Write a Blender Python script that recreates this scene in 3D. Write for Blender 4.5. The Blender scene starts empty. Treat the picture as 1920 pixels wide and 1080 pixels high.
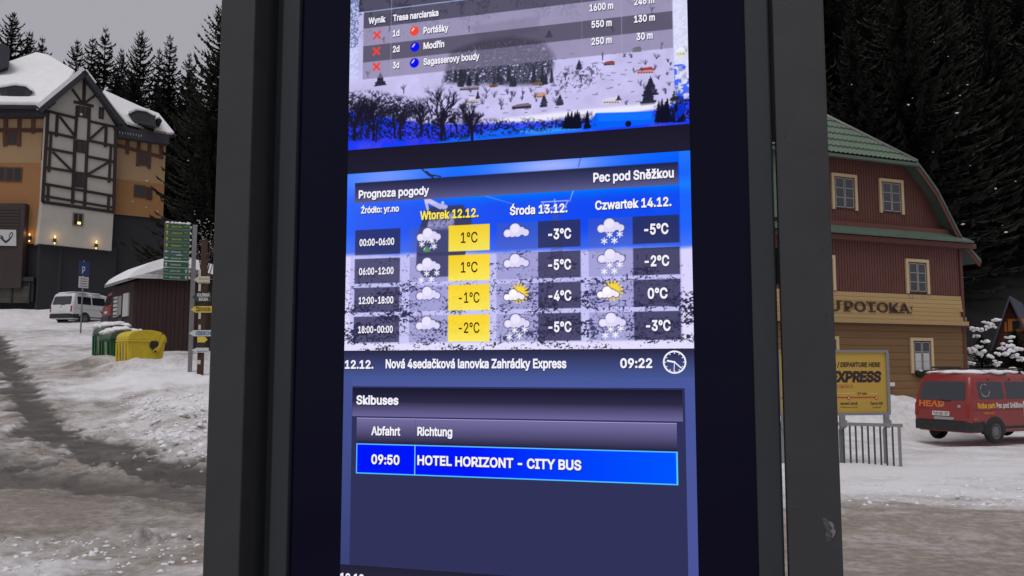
import bpy, math, random
import numpy as np
from mathutils import Matrix, Vector
R_ = math.radians
random.seed(7); RNG = np.random.default_rng(7)
SC = bpy.context.scene
# ------------------------------------------------------------------ camera
F = 1600.0; PITCH = R_(5.42); EYE = 1.65
cam = bpy.data.cameras.new('camera'); camo = bpy.data.objects.new('camera', cam); SC.collection.objects.link(camo)
camo.location = (0, 0, EYE); camo.rotation_euler = (math.pi/2+PITCH, 0, 0)
cam.sensor_width = 36; cam.lens = 36*F/1920; cam.clip_start = .05; cam.clip_end = 2000
SC.camera = camo
# ------------------------------------------------------------------ world, sun, exposure
SUN_EL = R_(62); SUN_AZ = R_(205)          # azimuth from +Y clockwise: behind the camera, a little left
w = bpy.data.worlds.new('World'); SC.world = w; w.use_nodes = True
nt = w.node_tree; nt.nodes.clear()
sky = nt.nodes.new('ShaderNodeTexSky'); sky.sky_type = 'NISHITA'; sky.sun_disc = False
sky.sun_elevation = SUN_EL; sky.sun_rotation = SUN_AZ; sky.dust_density = 4
mx = nt.nodes.new('ShaderNodeMix'); mx.data_type = 'RGBA'; mx.inputs[0].default_value = .93
mx.inputs[7].default_value = (3.55, 3.42, 3.72, 1)     # even grey cloud cover
bg = nt.nodes.new('ShaderNodeBackground'); bg.inputs[1].default_value = .113
wo = nt.nodes.new('ShaderNodeOutputWorld')
nt.links.new(sky.outputs[0], mx.inputs[6]); nt.links.new(mx.outputs[2], bg.inputs[0]); nt.links.new(bg.outputs[0], wo.inputs[0])
sl = bpy.data.lights.new('sun', 'SUN'); sl.energy = 1.12; sl.angle = R_(35); sl.color = (1, .97, .93)
so = bpy.data.objects.new('sun', sl); SC.collection.objects.link(so)
so.rotation_euler = (math.pi/2-SUN_EL, 0, math.pi-SUN_AZ+0)
SC.view_settings.view_transform = 'Standard'; SC.view_settings.look = 'None'
SC.view_settings.exposure = 0; SC.view_settings.gamma = 1; SC.view_settings.use_curve_mapping = False
SC.render.engine = 'CYCLES'; SC.cycles.max_bounces = 6

# ------------------------------------------------------------------ helpers
def ray(u, v):
    x = (u-960)/F; y = (540-v)/F
    return np.array([x, math.cos(PITCH)-y*math.sin(PITCH), math.sin(PITCH)+y*math.cos(PITCH)])
def P(u, v, Y):
    r = ray(u, v); q = r*(Y/r[1]); return np.array([q[0], Y, q[2]+EYE])
def lin(r, g, b):
    f = lambda c: (c/255/12.92) if c <= 10 else ((c/255+.055)/1.055)**2.4
    return (f(r), f(g), f(b), 1)
class Plane:
    """vertical plane through (x,y), turned by ang; s runs along it, k comes out of it towards the viewer"""
    def __init__(s, o, ang):
        s.o = np.array(o[:2], float); s.a = ang
        s.e = np.array([math.cos(ang), math.sin(ang)]); s.n = np.array([math.sin(ang), -math.cos(ang)])
    def px(s, u, v, k=0):
        r = ray(u, v); t = ((s.o+s.n*k)@s.n)/(r[:2]@s.n); q = r*t
        return (float((q[:2]-s.o)@s.e), float(q[2]+EYE))
    def w(s, a, z, k=0):
        q = s.o+s.e*a+s.n*k; return np.array([q[0], q[1], z])
    def wp(s, u, v, k=0):
        a, z = s.px(u, v, k); return s.w(a, z, k)
MATS = {}
def mat(name, col, rough=.7, var=0., vscale=3., bump=0., bscale=20., obj=0., metal=0., spec=.5, emit=None, es=1., stretch=None, coat=0.):
    m = bpy.data.materials.new(name); m.use_nodes = True; t = m.node_tree; b = t.nodes['Principled BSDF']
    b.inputs['Roughness'].default_value = rough; b.inputs['Metallic'].default_value = metal
    b.inputs['Specular IOR Level'].default_value = spec; b.inputs['Coat Weight'].default_value = coat
    c4 = (*col[:3], 1); b.inputs['Base Color'].default_value = c4
    tc = t.nodes.new('ShaderNodeTexCoord'); src = tc.outputs['Object']
    if stretch:
        mp = t.nodes.new('ShaderNodeMapping'); mp.inputs['Scale'].default_value = stretch; t.links.new(src, mp.inputs[0]); src = mp.outputs[0]
    out = None
    if var or obj:
        hsv = t.nodes.new('ShaderNodeHueSaturation'); hsv.inputs['Color'].default_value = c4
        val = None
        if var:
            n = t.nodes.new('ShaderNodeTexNoise'); n.inputs['Scale'].default_value = vscale; n.inputs['Detail'].default_value = 6; n.inputs['Roughness'].default_value = .65
            t.links.new(src, n.inputs['Vector'])
            mr = t.nodes.new('ShaderNodeMapRange'); mr.inputs[1].default_value = .3; mr.inputs[2].default_value = .7
            mr.inputs[3].default_value = 1-var; mr.inputs[4].default_value = 1+var; t.links.new(n.outputs[0], mr.inputs[0]); val = mr.outputs[0]
        if obj:
            oi = t.nodes.new('ShaderNodeObjectInfo'); m2 = t.nodes.new('ShaderNodeMapRange')
            m2.inputs[3].default_value = 1-obj; m2.inputs[4].default_value = 1+obj; t.links.new(oi.outputs['Random'], m2.inputs[0])
            if val is not None:
                mm = t.nodes.new('ShaderNodeMath'); mm.operation = 'MULTIPLY'; t.links.new(val, mm.inputs[0]); t.links.new(m2.outputs[0], mm.inputs[1]); val = mm.outputs[0]
            else: val = m2.outputs[0]
        t.links.new(val, hsv.inputs['Value']); t.links.new(hsv.outputs[0], b.inputs['Base Color'])
    if bump:
        n2 = t.nodes.new('ShaderNodeTexNoise'); n2.inputs['Scale'].default_value = bscale; n2.inputs['Detail'].default_value = 5; t.links.new(src, n2.inputs['Vector'])
        bp = t.nodes.new('ShaderNodeBump'); bp.inputs['Strength'].default_value = bump; bp.inputs['Distance'].default_value = .02
        t.links.new(n2.outputs[0], bp.inputs['Height']); t.links.new(bp.outputs[0], b.inputs['Normal'])
    if emit: b.inputs['Emission Color'].default_value = (*emit[:3], 1); b.inputs['Emission Strength'].default_value = es
    MATS[name] = m; return m
def emat(name, col=None, s=1.):
    m = bpy.data.materials.new(name); m.use_nodes = True; t = m.node_tree; t.nodes.clear()
    e = t.nodes.new('ShaderNodeEmission'); o = t.nodes.new('ShaderNodeOutputMaterial'); e.inputs[1].default_value = s
    if col: e.inputs[0].default_value = col
    else:
        a = t.nodes.new('ShaderNodeAttribute'); a.attribute_name = 'Col'; t.links.new(a.outputs[0], e.inputs[0])
    t.links.new(e.outputs[0], o.inputs[0]); return m
def finish(o, label=None, cat=None, group=None, kind=None):
    if label: o['label'] = label
    if cat: o['category'] = cat
    if group: o['group'] = group
    if kind: o['kind'] = kind
    return o
def thing(name, label, cat, loc, rz=0, group=None):
    o = bpy.data.objects.new(name, None); SC.collection.objects.link(o); o.empty_display_size = .3
    o.location = tuple(float(c) for c in loc); o.rotation_euler = (0, 0, rz); return finish(o, label, cat, group)
ORG = {}
def worg(p):
    """world location of an (unrotated) parent chain"""
    v = np.zeros(3)
    while p is not None: v += np.array(p.location); p = p.parent
    return v
def mk(name, V, Fc, m, parent=None, world=True, smooth=False, cols=None, bevel=0, solid=0):
    V = np.array(V, float).reshape(-1, 3)
    if parent is not None and world: V = V-worg(parent)
    me = bpy.data.meshes.new(name); me.from_pydata(V.tolist(), [], [list(map(int, f)) for f in Fc]); me.update()
    if m: me.materials.append(m)
    if smooth: me.shade_smooth()
    if cols is not None:
        ca = me.color_attributes.new('Col', 'FLOAT_COLOR', 'POINT'); ca.data.foreach_set('color', np.array(cols, float).ravel())
    o = bpy.data.objects.new(name, me); SC.collection.objects.link(o)
    if parent is not None: o.parent = parent
    if solid: md = o.modifiers.new('solid', 'SOLIDIFY'); md.thickness = solid; md.offset = 0
    if bevel: md = o.modifiers.new('bevel', 'BEVEL'); md.width = bevel; md.segments = 2; md.limit_method = 'ANGLE'
    return o
def fast(name, V, T, m, parent=None, cols=None, smooth=False):
    """numpy mesh, T all triangles or all quads"""
    V = np.asarray(V, np.float32)
    if parent is not None: V = V-worg(parent).astype(np.float32)
    T = np.asarray(T, np.int32); k = T.shape[1]
    me = bpy.data.meshes.new(name); me.vertices.add(len(V)); me.vertices.foreach_set('co', V.ravel())
    me.loops.add(T.size); me.loops.foreach_set('vertex_index', T.ravel())
    me.polygons.add(len(T)); me.polygons.foreach_set('loop_start', np.arange(0, T.size, k, dtype=np.int32))
    me.polygons.foreach_set('loop_total', np.full(len(T), k, np.int32)); me.update(calc_edges=True)
    if m: me.materials.append(m)
    if smooth: me.shade_smooth()
    if cols is not None:
        ca = me.color_attributes.new('Col', 'FLOAT_COLOR', 'POINT'); ca.data.foreach_set('color', np.asarray(cols, np.float32).ravel())
    o = bpy.data.objects.new(name, me); SC.collection.objects.link(o)
    if parent is not None: o.parent = parent
    return o
UNIT = {}
CV = [(x, y, z) for x in (-.5, .5) for y in (-.5, .5) for z in (-.5, .5)]
CF = [(0, 1, 3, 2), (4, 6, 7, 5), (0, 4, 5, 1), (2, 3, 7, 6), (0, 2, 6, 4), (1, 5, 7, 3)]
def unit(m, nm='box'):
    key = (m.name, nm)
    if key not in UNIT:
        me = bpy.data.meshes.new(nm); me.from_pydata(CV, [], CF); me.materials.append(m); UNIT[key] = me
    return UNIT[key]
def piece(name, m, c, size, parent=None, rz=0, tilt=0, label=None, rot=None):
    """shared unit box, centre c in world; tilt = rotation inside the vertical plane of heading rz"""
    o = bpy.data.objects.new(name, unit(m)); SC.collection.objects.link(o)
    if parent is not None: c = np.array(c)-worg(parent); o.parent = parent
    o.location = tuple(float(q) for q in c)
    M = Matrix.Rotation(rz, 3, 'Z') @ Matrix.Rotation(-tilt, 3, 'Y')
    if rot is not None: M = rot
    o.rotation_euler = M.to_euler(); o.scale = tuple(float(q) for q in size)
    if label: o['label'] = label
    return o
def pbox(name, m, pl, s0, s1, z0, z1, k0, k1, parent, **kw):
    return piece(name, m, pl.w((s0+s1)/2, (z0+z1)/2, (k0+k1)/2), (abs(s1-s0), abs(k1-k0), abs(z1-z0)), parent, pl.a, **kw)
def pxbox(name, m, pl, u0, v0, u1, v1, k0, k1, parent, **kw):
    a, z1 = pl.px(u0, v0, k1); b, z0 = pl.px(u1, v1, k1)
    a2, _ = pl.px(u0, v1, k1); b2, _ = pl.px(u1, v0, k1)
    return pbox(name, m, pl, (a+a2)/2, (b+b2)/2, z0, z1, k0, k1, parent, **kw)
def beam(name, m, pl, a, b, wd, k0, k1, parent, off=0):
    s0, z0 = pl.px(*a, k1); s1, z1 = pl.px(*b, k1)
    L = math.hypot(s1-s0, z1-z0)
    return piece(name, m, pl.w((s0+s1)/2, (z0+z1)/2, (k0+k1)/2), (L, abs(k1-k0), wd), parent, pl.a, tilt=math.atan2(z1-z0, s1-s0))
def poly(name, m, pl, pts, k0, k1, parent, pix=True, smooth=False, bevel=0):
    """outline in the plane given thickness k0..k1"""
    q = [pl.px(*p, k1) if pix else p for p in pts]; n = len(q)
    V = [pl.w(a, z, k1) for a, z in q]+[pl.w(a, z, k0) for a, z in q]
    Fc = [tuple(range(n-1, -1, -1)), tuple(range(n, 2*n))]+[(i, (i+1) % n, n+(i+1) % n, n+i) for i in range(n)]
    return mk(name, V, Fc, m, parent, bevel=bevel)
def prism(name, m, pts, vec, parent, bevel=0):
    pts = [np.array(p, float) for p in pts]; n = len(pts); vec = np.array(vec, float)
    V = pts+[p+vec for p in pts]
    Fc = [tuple(range(n-1, -1, -1)), tuple(range(n, 2*n))]+[(i, (i+1) % n, n+(i+1) % n, n+i) for i in range(n)]
    return mk(name, V, Fc, m, parent, bevel=bevel)
def tube(name, m, pts, rad, parent, seg=8, world=True, closed=False):
    pts = [np.array(p, float) for p in pts]; V = []; Fc = []
    for i, p in enumerate(pts):
        d = pts[min(i+1, len(pts)-1)]-pts[max(i-1, 0)]; d /= np.linalg.norm(d)+1e-9
        a = np.cross(d, (0, 0, 1)) if abs(d[2]) < .9 else np.cross(d, (1, 0, 0)); a /= np.linalg.norm(a); b = np.cross(d, a)
        r = rad[i] if hasattr(rad, '__len__') else rad
        for j in range(seg):
            t = 2*math.pi*j/seg; V.append(p+r*(math.cos(t)*a+math.sin(t)*b))
    for i in range(len(pts)-1):
        for j in range(seg): Fc.append((i*seg+j, i*seg+(j+1) % seg, (i+1)*seg+(j+1) % seg, (i+1)*seg+j))
    Fc.append(tuple(range(seg-1, -1, -1))); Fc.append(tuple(range((len(pts)-1)*seg, len(pts)*seg)))
    return mk(name, V, Fc, m, parent, world=world, smooth=True)
# ---- text as flat mesh
TC = {}
try: FONT = bpy.data.fonts.load(bpy.utils.resource_path('LOCAL')+'/datafiles/fonts/Inter.woff2')   # Blender's own interface typeface
except Exception: FONT = None
def glyphs(body, bold=0., ext=0.):
    key = (body, bold, ext)
    if key not in TC:
        c = bpy.data.curves.new('lettering', 'FONT'); c.body = body
        if FONT: c.font = FONT
        c.bevel_depth = bold*.8; c.bevel_resolution = 0; c.extrude = ext; c.resolution_u = 3
        o = bpy.data.objects.new('lettering', c); SC.collection.objects.link(o)
        dg = bpy.context.evaluated_depsgraph_get(); dg.update()
        me = o.evaluated_get(dg).to_mesh()
        V = np.array([v.co[:] for v in me.vertices]).reshape(-1, 3); Fc = [tuple(p.vertices) for p in me.polygons]
        o.evaluated_get(dg).to_mesh_clear(); bpy.data.objects.remove(o); TC[key] = (V, Fc)
    return TC[key]
CAPH = None
def text(name, m, pl, body, u0, v0, u1, v1, cap, parent, k=0, bold=.02, ext=0, fit=None, slant=0, cols=None):
    """baseline from pixel (u0,v0) to (u1,v1); cap = capital height in pixels; fit = right-hand part that spans it"""
    global CAPH
    if CAPH is None: CAPH = glyphs('H', .0)[0][:, 1].max()
    V, Fc = glyphs(body, bold, ext)
    W, _ = glyphs(fit or body, bold, ext)
    s0, z0 = pl.px(u0, v0, k); s1, z1 = pl.px(u1, v1, k); _, zc = pl.px(u0, v0-cap, k); z = (z0+z1)/2
    sx = (s1-s0)/(W[:, 0].max()-W[:, 0].min()); sy = (zc-z0)/CAPH; x1 = V[:, 0].max()
    Q = [pl.w(s1+(a-x1)*sx+slant*b*sy, z+b*sy, k+c*(1 if ext else sy*.15)) for a, b, c in V]
    return mk(name, Q, Fc, m, parent)
# ---- noise
_T = RNG.random((256, 256))
def vn(x, y):
    xi = np.floor(x).astype(int); yi = np.floor(y).astype(int); fx = x-xi; fy = y-yi
    fx = fx*fx*(3-2*fx); fy = fy*fy*(3-2*fy); g = lambda a, b: _T[a & 255, b & 255]
    return (g(xi, yi)*(1-fx)+g(xi+1, yi)*fx)*(1-fy)+(g(xi, yi+1)*(1-fx)+g(xi+1, yi+1)*fx)*fy
def fbm(x, y, o=4, g=.5):
    s = 0; a = 1; t = 0
    for i in range(o): s = s+a*vn(x*2**i+17.3*i, y*2**i+5.1*i); t += a; a *= g
    return s/t
def sm(a, b, x):
    t = np.clip((x-a)/(b-a), 0, 1); return t*t*(3-2*t)
# ------------------------------------------------------------------ terrain
LY = [-200, 8, 13, 18, 22, 27, 33, 40, 52.5, 65, 80, 95, 110, 150, 300]
LZ = [0, 0, 0, .25, .7, 1.4, 2.0, 2.9, 4.54, 6.4, 11.5, 18, 23, 25, 25]
RY = [-200, 8, 11, 18, 24, 36, 40, 46, 60, 90, 130, 200, 300]
RZ = [0, 0, -.1, -.28, -.44, -.44, .3, 3, 11, 31, 55, 80, 90]
def base_z(x, y):
    x = np.asarray(x, float); y = np.asarray(y, float)
    t = sm(-.3, .3, x/np.maximum(y, 10))
    return np.interp(y, LY, LZ)*(1-t)+np.interp(y, RY, RZ)*t
def hit(u, v):
    r = ray(u, v)
    ys = np.geomspace(3, 250, 3000); q = r[None, :]*(ys/r[1])[:, None]
    d = q[:, 2]+EYE-base_z(q[:, 0], ys); i = int(np.argmax(d < 0)) if (d < 0).any() else len(ys)-1
    return q[i, 0], ys[i]
# control points: pixel, slush, dark wet, lumps
CPT = [(20,575,.05,.0,.3),(80,600,.1,0,.3),(160,590,.1,0,.3),(130,615,.12,.03,.3),(40,625,.35,.1,.3),(100,650,.4,.0,.4),(160,640,.1,0,.6),
 (170,700,.5,0,.6),(120,700,.75,.05,.5),(100,760,.75,.1,.5),(160,780,.68,0,.8),(200,740,.2,0,1),(230,720,.05,0,.5),(300,720,0,0,.4),(370,720,0,0,.4),
 (230,800,.3,0,1),(300,780,.12,0,1.2),(370,760,.12,.0,1),(330,820,.2,0,1.5),(380,850,.3,0,1.5),(200,830,.6,.15,.8),(300,860,.6,.15,1),
 (0,750,.75,.1,1),(0,830,.7,.1,1),(60,850,.7,.1,1.2),(160,875,.75,.15,1.2),(260,900,.8,.2,1),(20,940,.95,.1,.2),(150,960,.95,.1,.2),(300,960,1,.15,.2),(380,980,1,.1,.2),
 (20,990,.8,.05,.6),(100,1005,.55,0,1.5),(250,1010,.6,0,1.5),(370,1010,.7,0,1.2),(30,1040,.5,0,1),(200,1045,.65,.05,.6),(360,1050,.85,.05,.4),(30,1075,.15,0,1),(120,1078,.25,0,1.4),(300,1078,.5,.05,1),
 (1465,940,.4,0,.4),(1465,1000,.95,0,.3),(1600,780,.02,0,.3),(1700,790,.05,0,.3),(1750,830,.1,.0,.4),(1900,840,.15,.05,.3),(1600,880,0,0,.3),(1750,880,0,0,.3),(1900,880,.02,0,.3),
 (1600,915,.03,0,.4),(1750,915,.05,0,.5),(1900,910,.1,0,.6),(1600,933,.25,.0,.7),(1750,938,.25,0,1),(1900,945,.3,0,1),(1600,950,.75,.03,.6),(1750,958,.75,.02,.5),(1900,965,.75,.03,.5),
 (1600,990,.95,0,.3),(1750,990,.92,0,.3),(1900,985,.9,0,.3),(1650,1015,.95,.08,.5),(1850,1015,.9,.1,.5),(1620,1050,.97,.1,.3),(1750,1060,.97,.05,.3),(1880,1045,.95,.12,.4),(1700,1078,.95,.1,.3)]
cp = np.array([(*hit(u, v), a, b, c) for u, v, a, b, c in CPT])
def lp(x, y):
    r = np.hypot(x, y)+1e-6; return np.arctan2(x, y)*2.2, np.log(r)*3.2
def fields(x, y):
    A, B = lp(x, y); ca, cb = lp(cp[:, 0], cp[:, 1]); W = 0; S = [0, 0, 0]
    for i in range(len(cp)):
        w_ = 1/((A-ca[i])**2+(B-cb[i])**2+.002)**1.6; W = W+w_
        for j in range(3): S[j] = S[j]+w_*cp[i, 2+j]
    return [s/W for s in S]
def sdpoly(x, y, pts):
    d = np.full(x.shape, 1e9); ins = np.zeros(x.shape, bool); n = len(pts)
    for i in range(n):
        ax, ay = pts[i]; bx, by = pts[(i+1) % n]; ex, ey = bx-ax, by-ay
        t = np.clip(((x-ax)*ex+(y-ay)*ey)/(ex*ex+ey*ey+1e-9), 0, 1)
        d = np.minimum(d, np.hypot(x-ax-t*ex, y-ay-t*ey))
        c = ((ay > y) != (by > y)) & (x < (bx-ax)*(y-ay)/((by-ay) if by != ay else 1e-9)+ax); ins ^= c
    return np.where(ins, -d, d)
TRA = [hit(*p) for p in [(-60,590),(0,632),(30,665),(50,700),(62,745),(80,770),(150,812),(265,845),(330,868),(400,886),(520,900),(520,925),(400,915),(300,905),(200,880),(120,842),(50,828),(28,780),(5,715),(-20,690),(-80,650)]]
TRB = [hit(*p) for p in [(-80,850),(0,855),(70,866),(140,886),(240,905),(400,916),(520,930),(520,965),(400,953),(300,945),(200,930),(120,926),(60,920),(0,920),(-80,930)]]
# polar sheet
rr = np.concatenate([np.linspace(.15, 5.5, 30)[:-1], np.geomspace(5.5, 60, 390), np.geomspace(60, 420, 60)[1:]])
def ang_list():
    a = [-180]
    while a[-1] < 179.9:
        x = abs(a[-1]); st = .15 if (12 < x < 38) else (.45 if x < 50 else 4)
        a.append(min(a[-1]+st, 180))
    return np.radians(np.array(a[:-1]))
aa = ang_list(); RR, AA = np.meshgrid(rr, aa, indexing='ij'); X = RR*np.sin(AA); Y = RR*np.cos(AA)
Z = base_z(X, Y)
FLD = fields(X, Y)
near = sm(5, 9, RR)
slush = np.clip(FLD[0], 0, 1); dark = FLD[1]; lump = FLD[2]
wob = (fbm(X*1.3, Y*1.3, 4)-.5)
dA = sdpoly(X, Y, TRA)+wob*.9; dB = sdpoly(X, Y, TRB)+wob*1.1
fine = fbm(X*5, Y*5, 4, .65)-.5; ta = 1-sm(-.06, .26, dA+fine*.7); tb = (1-sm(-.35, .45, dB+fine*.8))*.88
rut = .55*np.exp(-((dA-1.55+fine*.5)/.2)**2)*sm(.35, .6, slush); rut = np.maximum(rut, .45*np.exp(-((dA-3.1+fine*.6)/.25)**2)*sm(.5, .7, slush)); trk = np.maximum(np.maximum(ta, tb), rut)
snl = (fbm(X*2.1+9, Y*2.1, 6, .68)-.5)
streak = fbm(X*.8+3, Y*1.3+.4*X, 5, .6)-.5
slush = np.clip(slush*1.22, 0, 1); slush = np.clip(slush+snl*1.25*np.minimum(1, 4*slush*(1.15-slush))+streak*.5*(slush > .02), 0, 1)
dark = np.clip(dark+np.clip(streak, 0, 1)*.8*(slush > .5)*slush+.13*sm(.55, .85, slush)*(X < 0), 0, 1)
dark = np.maximum(dark, trk*(.97+.5*(fbm(X*2, Y*3, 4)-.5)))
lump = np.where(Y > 0, lump, .3)
Z = Z+near*(fbm(X*.5, Y*.5, 3)-.5)*.2*(1-trk)+lump*near*(fbm(X*2.2, Y*2.2, 5, .55)-.5)*.13*(1-.7*trk)
edge = np.exp(-(np.minimum(np.abs(dA-.25), np.abs(dB-.2))/.22)**2)
Z = Z+edge*near*(.02+.12*np.clip(fbm(X*3, Y*3, 3)-.4, 0, 1))-trk*.05
cl = np.clip(fbm(X*5, Y*5, 3, .6)-.6, 0, 1)*np.clip(lump-.6, 0, 1)*.55; Z = Z+np.minimum(cl, .12)*near
# snow berms: the mound under the containers and signs, the bank by the board
Z = Z+1.05*np.exp(-((Y-29.6)/2.3)**2)*sm(6.5, 9, X)*(1-sm(13.6, 15.2, X))*(.8+.5*fbm(X*.8, Y*.8, 3))
for u_b, v_b, h_b, r_b in ((178, 690, .42, .9), (205, 702, .3, .8), (228, 706, .16, .6), (310, 700, .22, .9)):
    qx, qy = hit(u_b, v_b); Z = Z+h_b*np.exp(-((X-qx)/r_b)**2-((Y-qy-.4)/r_b)**2)
def bump2(cx, cy, rx, ry, h): return h*np.exp(-((X-cx)/rx)**2-((Y-cy)/ry)**2)
BANK = [hit(*p) for p in [(222,700),(214,760),(262,812),(330,846),(400,868),(560,885),(560,690),(400,690)]]
dK = sdpoly(X, Y, BANK)+wob*.5; bk_ = 1-sm(-.7, .25, dK); Z = Z+bk_*(.16+.3*np.clip(fbm(X*1.4+4, Y*1.4, 4)-.42, 0, 1))
bx, by = hit(260, 700); Z += bump2(bx+1.8, by+2.5, 2.5, 1.5, .5)
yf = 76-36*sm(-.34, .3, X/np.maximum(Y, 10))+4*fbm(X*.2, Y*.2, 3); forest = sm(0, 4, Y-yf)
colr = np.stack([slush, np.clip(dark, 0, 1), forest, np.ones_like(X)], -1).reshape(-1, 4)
VV = np.stack([X, Y, Z], -1).reshape(-1, 3); nr, na = X.shape
I = np.arange(nr-1)[:, None]*na; J = np.arange(na)[None, :]; J2 = (J+1) % na
Q = np.stack([I+J, I+J2, I+na+J2, I+na+J], -1).reshape(-1, 4)[:, ::-1]
def ground_mat():
    m = bpy.data.materials.new('snow_slush'); m.use_nodes = True; t = m.node_tree; b = t.nodes['Principled BSDF']; N = t.nodes.new; Lk = t.links.new
    at = N('ShaderNodeAttribute'); at.attribute_name = 'Col'; sep = N('ShaderNodeSeparateColor'); Lk(at.outputs[0], sep.inputs[0])
    tc = N('ShaderNodeTexCoord')
    n1 = N('ShaderNodeTexNoise'); n1.inputs['Scale'].default_value = 9; n1.inputs['Detail'].default_value = 8; n1.inputs['Roughness'].default_value = .7; Lk(tc.outputs['Object'], n1.inputs[0])
    n2 = N('ShaderNodeTexNoise'); n2.inputs['Scale'].default_value = 1.2; n2.inputs['Detail'].default_value = 6; Lk(tc.outputs['Object'], n2.inputs[0])
    def mix(f, a, bb, fv=None):
        x = N('ShaderNodeMix'); x.data_type = 'RGBA'
        if f is not None: Lk(f, x.inputs[0])
        else: x.inputs[0].default_value = fv
        for s, v in ((6, a), (7, bb)):
            if isinstance(v, tuple): x.inputs[s].default_value = v
            else: Lk(v, x.inputs[s])
        return x.outputs[2]
    def math_(op, a, bb):
        x = N('ShaderNodeMath'); x.operation = op; x.use_clamp = True
        for s, v in ((0, a), (1, bb)):
            if isinstance(v, (int, float)): x.inputs[s].default_value = v
            else: Lk(v, x.inputs[s])
        return x.outputs[0]
    def mr(v, a, bb, c, d):
        x = N('ShaderNodeMapRange'); Lk(v, x.inputs[0])
        for s, q in zip((1, 2, 3, 4), (a, bb, c, d)): x.inputs[s].default_value = q
        return x.outputs[0]
    snow = mix(n2.outputs[0], (.78, .78, .82, 1), (.86, .86, .89, 1))
    sl_ = mix(n2.outputs[0], (.315, .268, .23, 1), (.445, .39, .34, 1))
    sl2 = mix(mr(n1.outputs[0], .42, .62, 0, 1), sl_, (.22, .19, .165, 1)); sl3 = mix(None, sl_, sl2, .55)
    f1 = math_('ADD', sep.outputs[0], mr(n1.outputs[0], .3, .7, -.22, .22)); f1 = math_('MULTIPLY', f1, mr(sep.outputs[0], 0, .12, 0, 1))
    c = mix(f1, snow, sl3)
    c = mix(sep.outputs[1], c, (.075, .066, .06, 1))
    specks = N('ShaderNodeTexVoronoi'); specks.inputs['Scale'].default_value = 3.3; specks.inputs['Randomness'].default_value = 1; Lk(tc.outputs['Object'], specks.inputs[0])
    c = mix(math_('MULTIPLY', mr(specks.outputs['Distance'], .05, .075, .8, 0), mr(n2.outputs[0], .5, .56, 0, 1)), c, (.09, .075, .06, 1))
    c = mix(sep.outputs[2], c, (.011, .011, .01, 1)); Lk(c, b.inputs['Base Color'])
    Lk(mr(sep.outputs[1], 0, 1, .75, .38), b.inputs['Roughness']); b.inputs['Specular IOR Level'].default_value = .35
    b.inputs['Subsurface Weight'].default_value = 0
    bp = N('ShaderNodeBump'); bp.inputs['Strength'].default_value = .8; bp.inputs['Distance'].default_value = .05; Lk(n1.outputs[0], bp.inputs['Height']); Lk(bp.outputs[0], b.inputs['Normal'])
    return m
GM = ground_mat()
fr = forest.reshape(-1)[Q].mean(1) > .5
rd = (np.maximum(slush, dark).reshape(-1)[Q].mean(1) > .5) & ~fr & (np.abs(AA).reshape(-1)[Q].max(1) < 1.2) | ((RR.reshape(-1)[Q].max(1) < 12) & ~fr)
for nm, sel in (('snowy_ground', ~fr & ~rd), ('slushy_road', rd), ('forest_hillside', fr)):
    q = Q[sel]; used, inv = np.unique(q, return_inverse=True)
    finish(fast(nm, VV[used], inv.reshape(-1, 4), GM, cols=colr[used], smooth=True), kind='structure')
def gz(x, y): return float(base_z(x, y))
def surf(x, y):
    i = int(np.clip(np.searchsorted(rr, math.hypot(x, y)), 0, nr-1)); j = int(np.argmin(np.abs(aa-math.atan2(x, y)))); return float(Z[i, j])

# ------------------------------------------------------------------ materials
M_SNOW = mat('snow', (.83, .83, .86), .8, .05, 2, .6, 6)
M_TREE = mat('spruce_needles', (.027, .03, .025), .9, .25, 1.5, spec=.1)
M_BARK = mat('spruce_bark', (.05, .035, .028), .9, .3, 6, .5, 12)
# ------------------------------------------------------------------ trees
def spruce(h, rad, whorls, seed, nb=7, seg=5, gap=0., ws=1.):
    g = np.random.default_rng(seed); V = []; T = []
    def tri(a, b, c):
        i = len(V); V.extend([a, b, c]); T.append((i, i+1, i+2))
    for wi in range(whorls):
        f = (wi+.3)/whorls; z0 = h*(.1+.9*f); L0 = rad*(1-f)**.8*(.75+.5*g.random())+.12
        if g.random() < gap: continue
        n = nb if f < .8 else max(4, nb-2); ph = g.random()*6.3
        for b in range(n):
            a = ph+6.283*b/n+g.normal(0, .25); L = L0*(.65+.55*g.random()); d = np.array([math.cos(a), math.sin(a), 0]); sd = np.array([-d[1], d[0], 0])
            droop = .55-.5*f; zz = z0+g.normal(0, h*.006); wd = (.05*h*(1-f)**.5*.5+.12)*ws
            pts = []
            for k in range(seg+1):
                t = k/seg; pts.append(np.array([0, 0, zz])+d*L*t+np.array([0, 0, L*(-droop*t+.38*t*t*t+ (.35*f*t))]))
            for k in range(seg):
                w0 = wd*(1-(k/seg)**1.5)*.55; p, q = pts[k], pts[k+1]; m = (p+q)/2
                for s in (-1, 1):
                    l = wd*(1.35-k/seg)*(.7+.6*g.random())
                    tri(p, q, m+sd*s*l+d*l*.55+np.array([0, 0, -.25*l-.1*g.random()]))
                    if g.random() < .6: tri(p, m, p+sd*s*l*.5+d*l*.2+np.array([0, 0, -l*(.5+.5*g.random())]))
                tri(p, q, m+np.array([0, 0, -wd*(.35+.6*g.random())])+sd*g.normal(0, .08))
            tri(pts[-2]+sd*.06, pts[-2]-sd*.06, pts[-1]+d*.1+np.array([0, 0, .12]))
    tri(np.array([-.05, 0, h*.93]), np.array([.05, 0, h*.93]), np.array([0, 0, h*1.02]))
    return np.array(V), np.array(T)
def meshof(name, V, T, m):
    o = fast(name, V, T, m); me = o.data; bpy.data.objects.remove(o); return me
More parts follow.
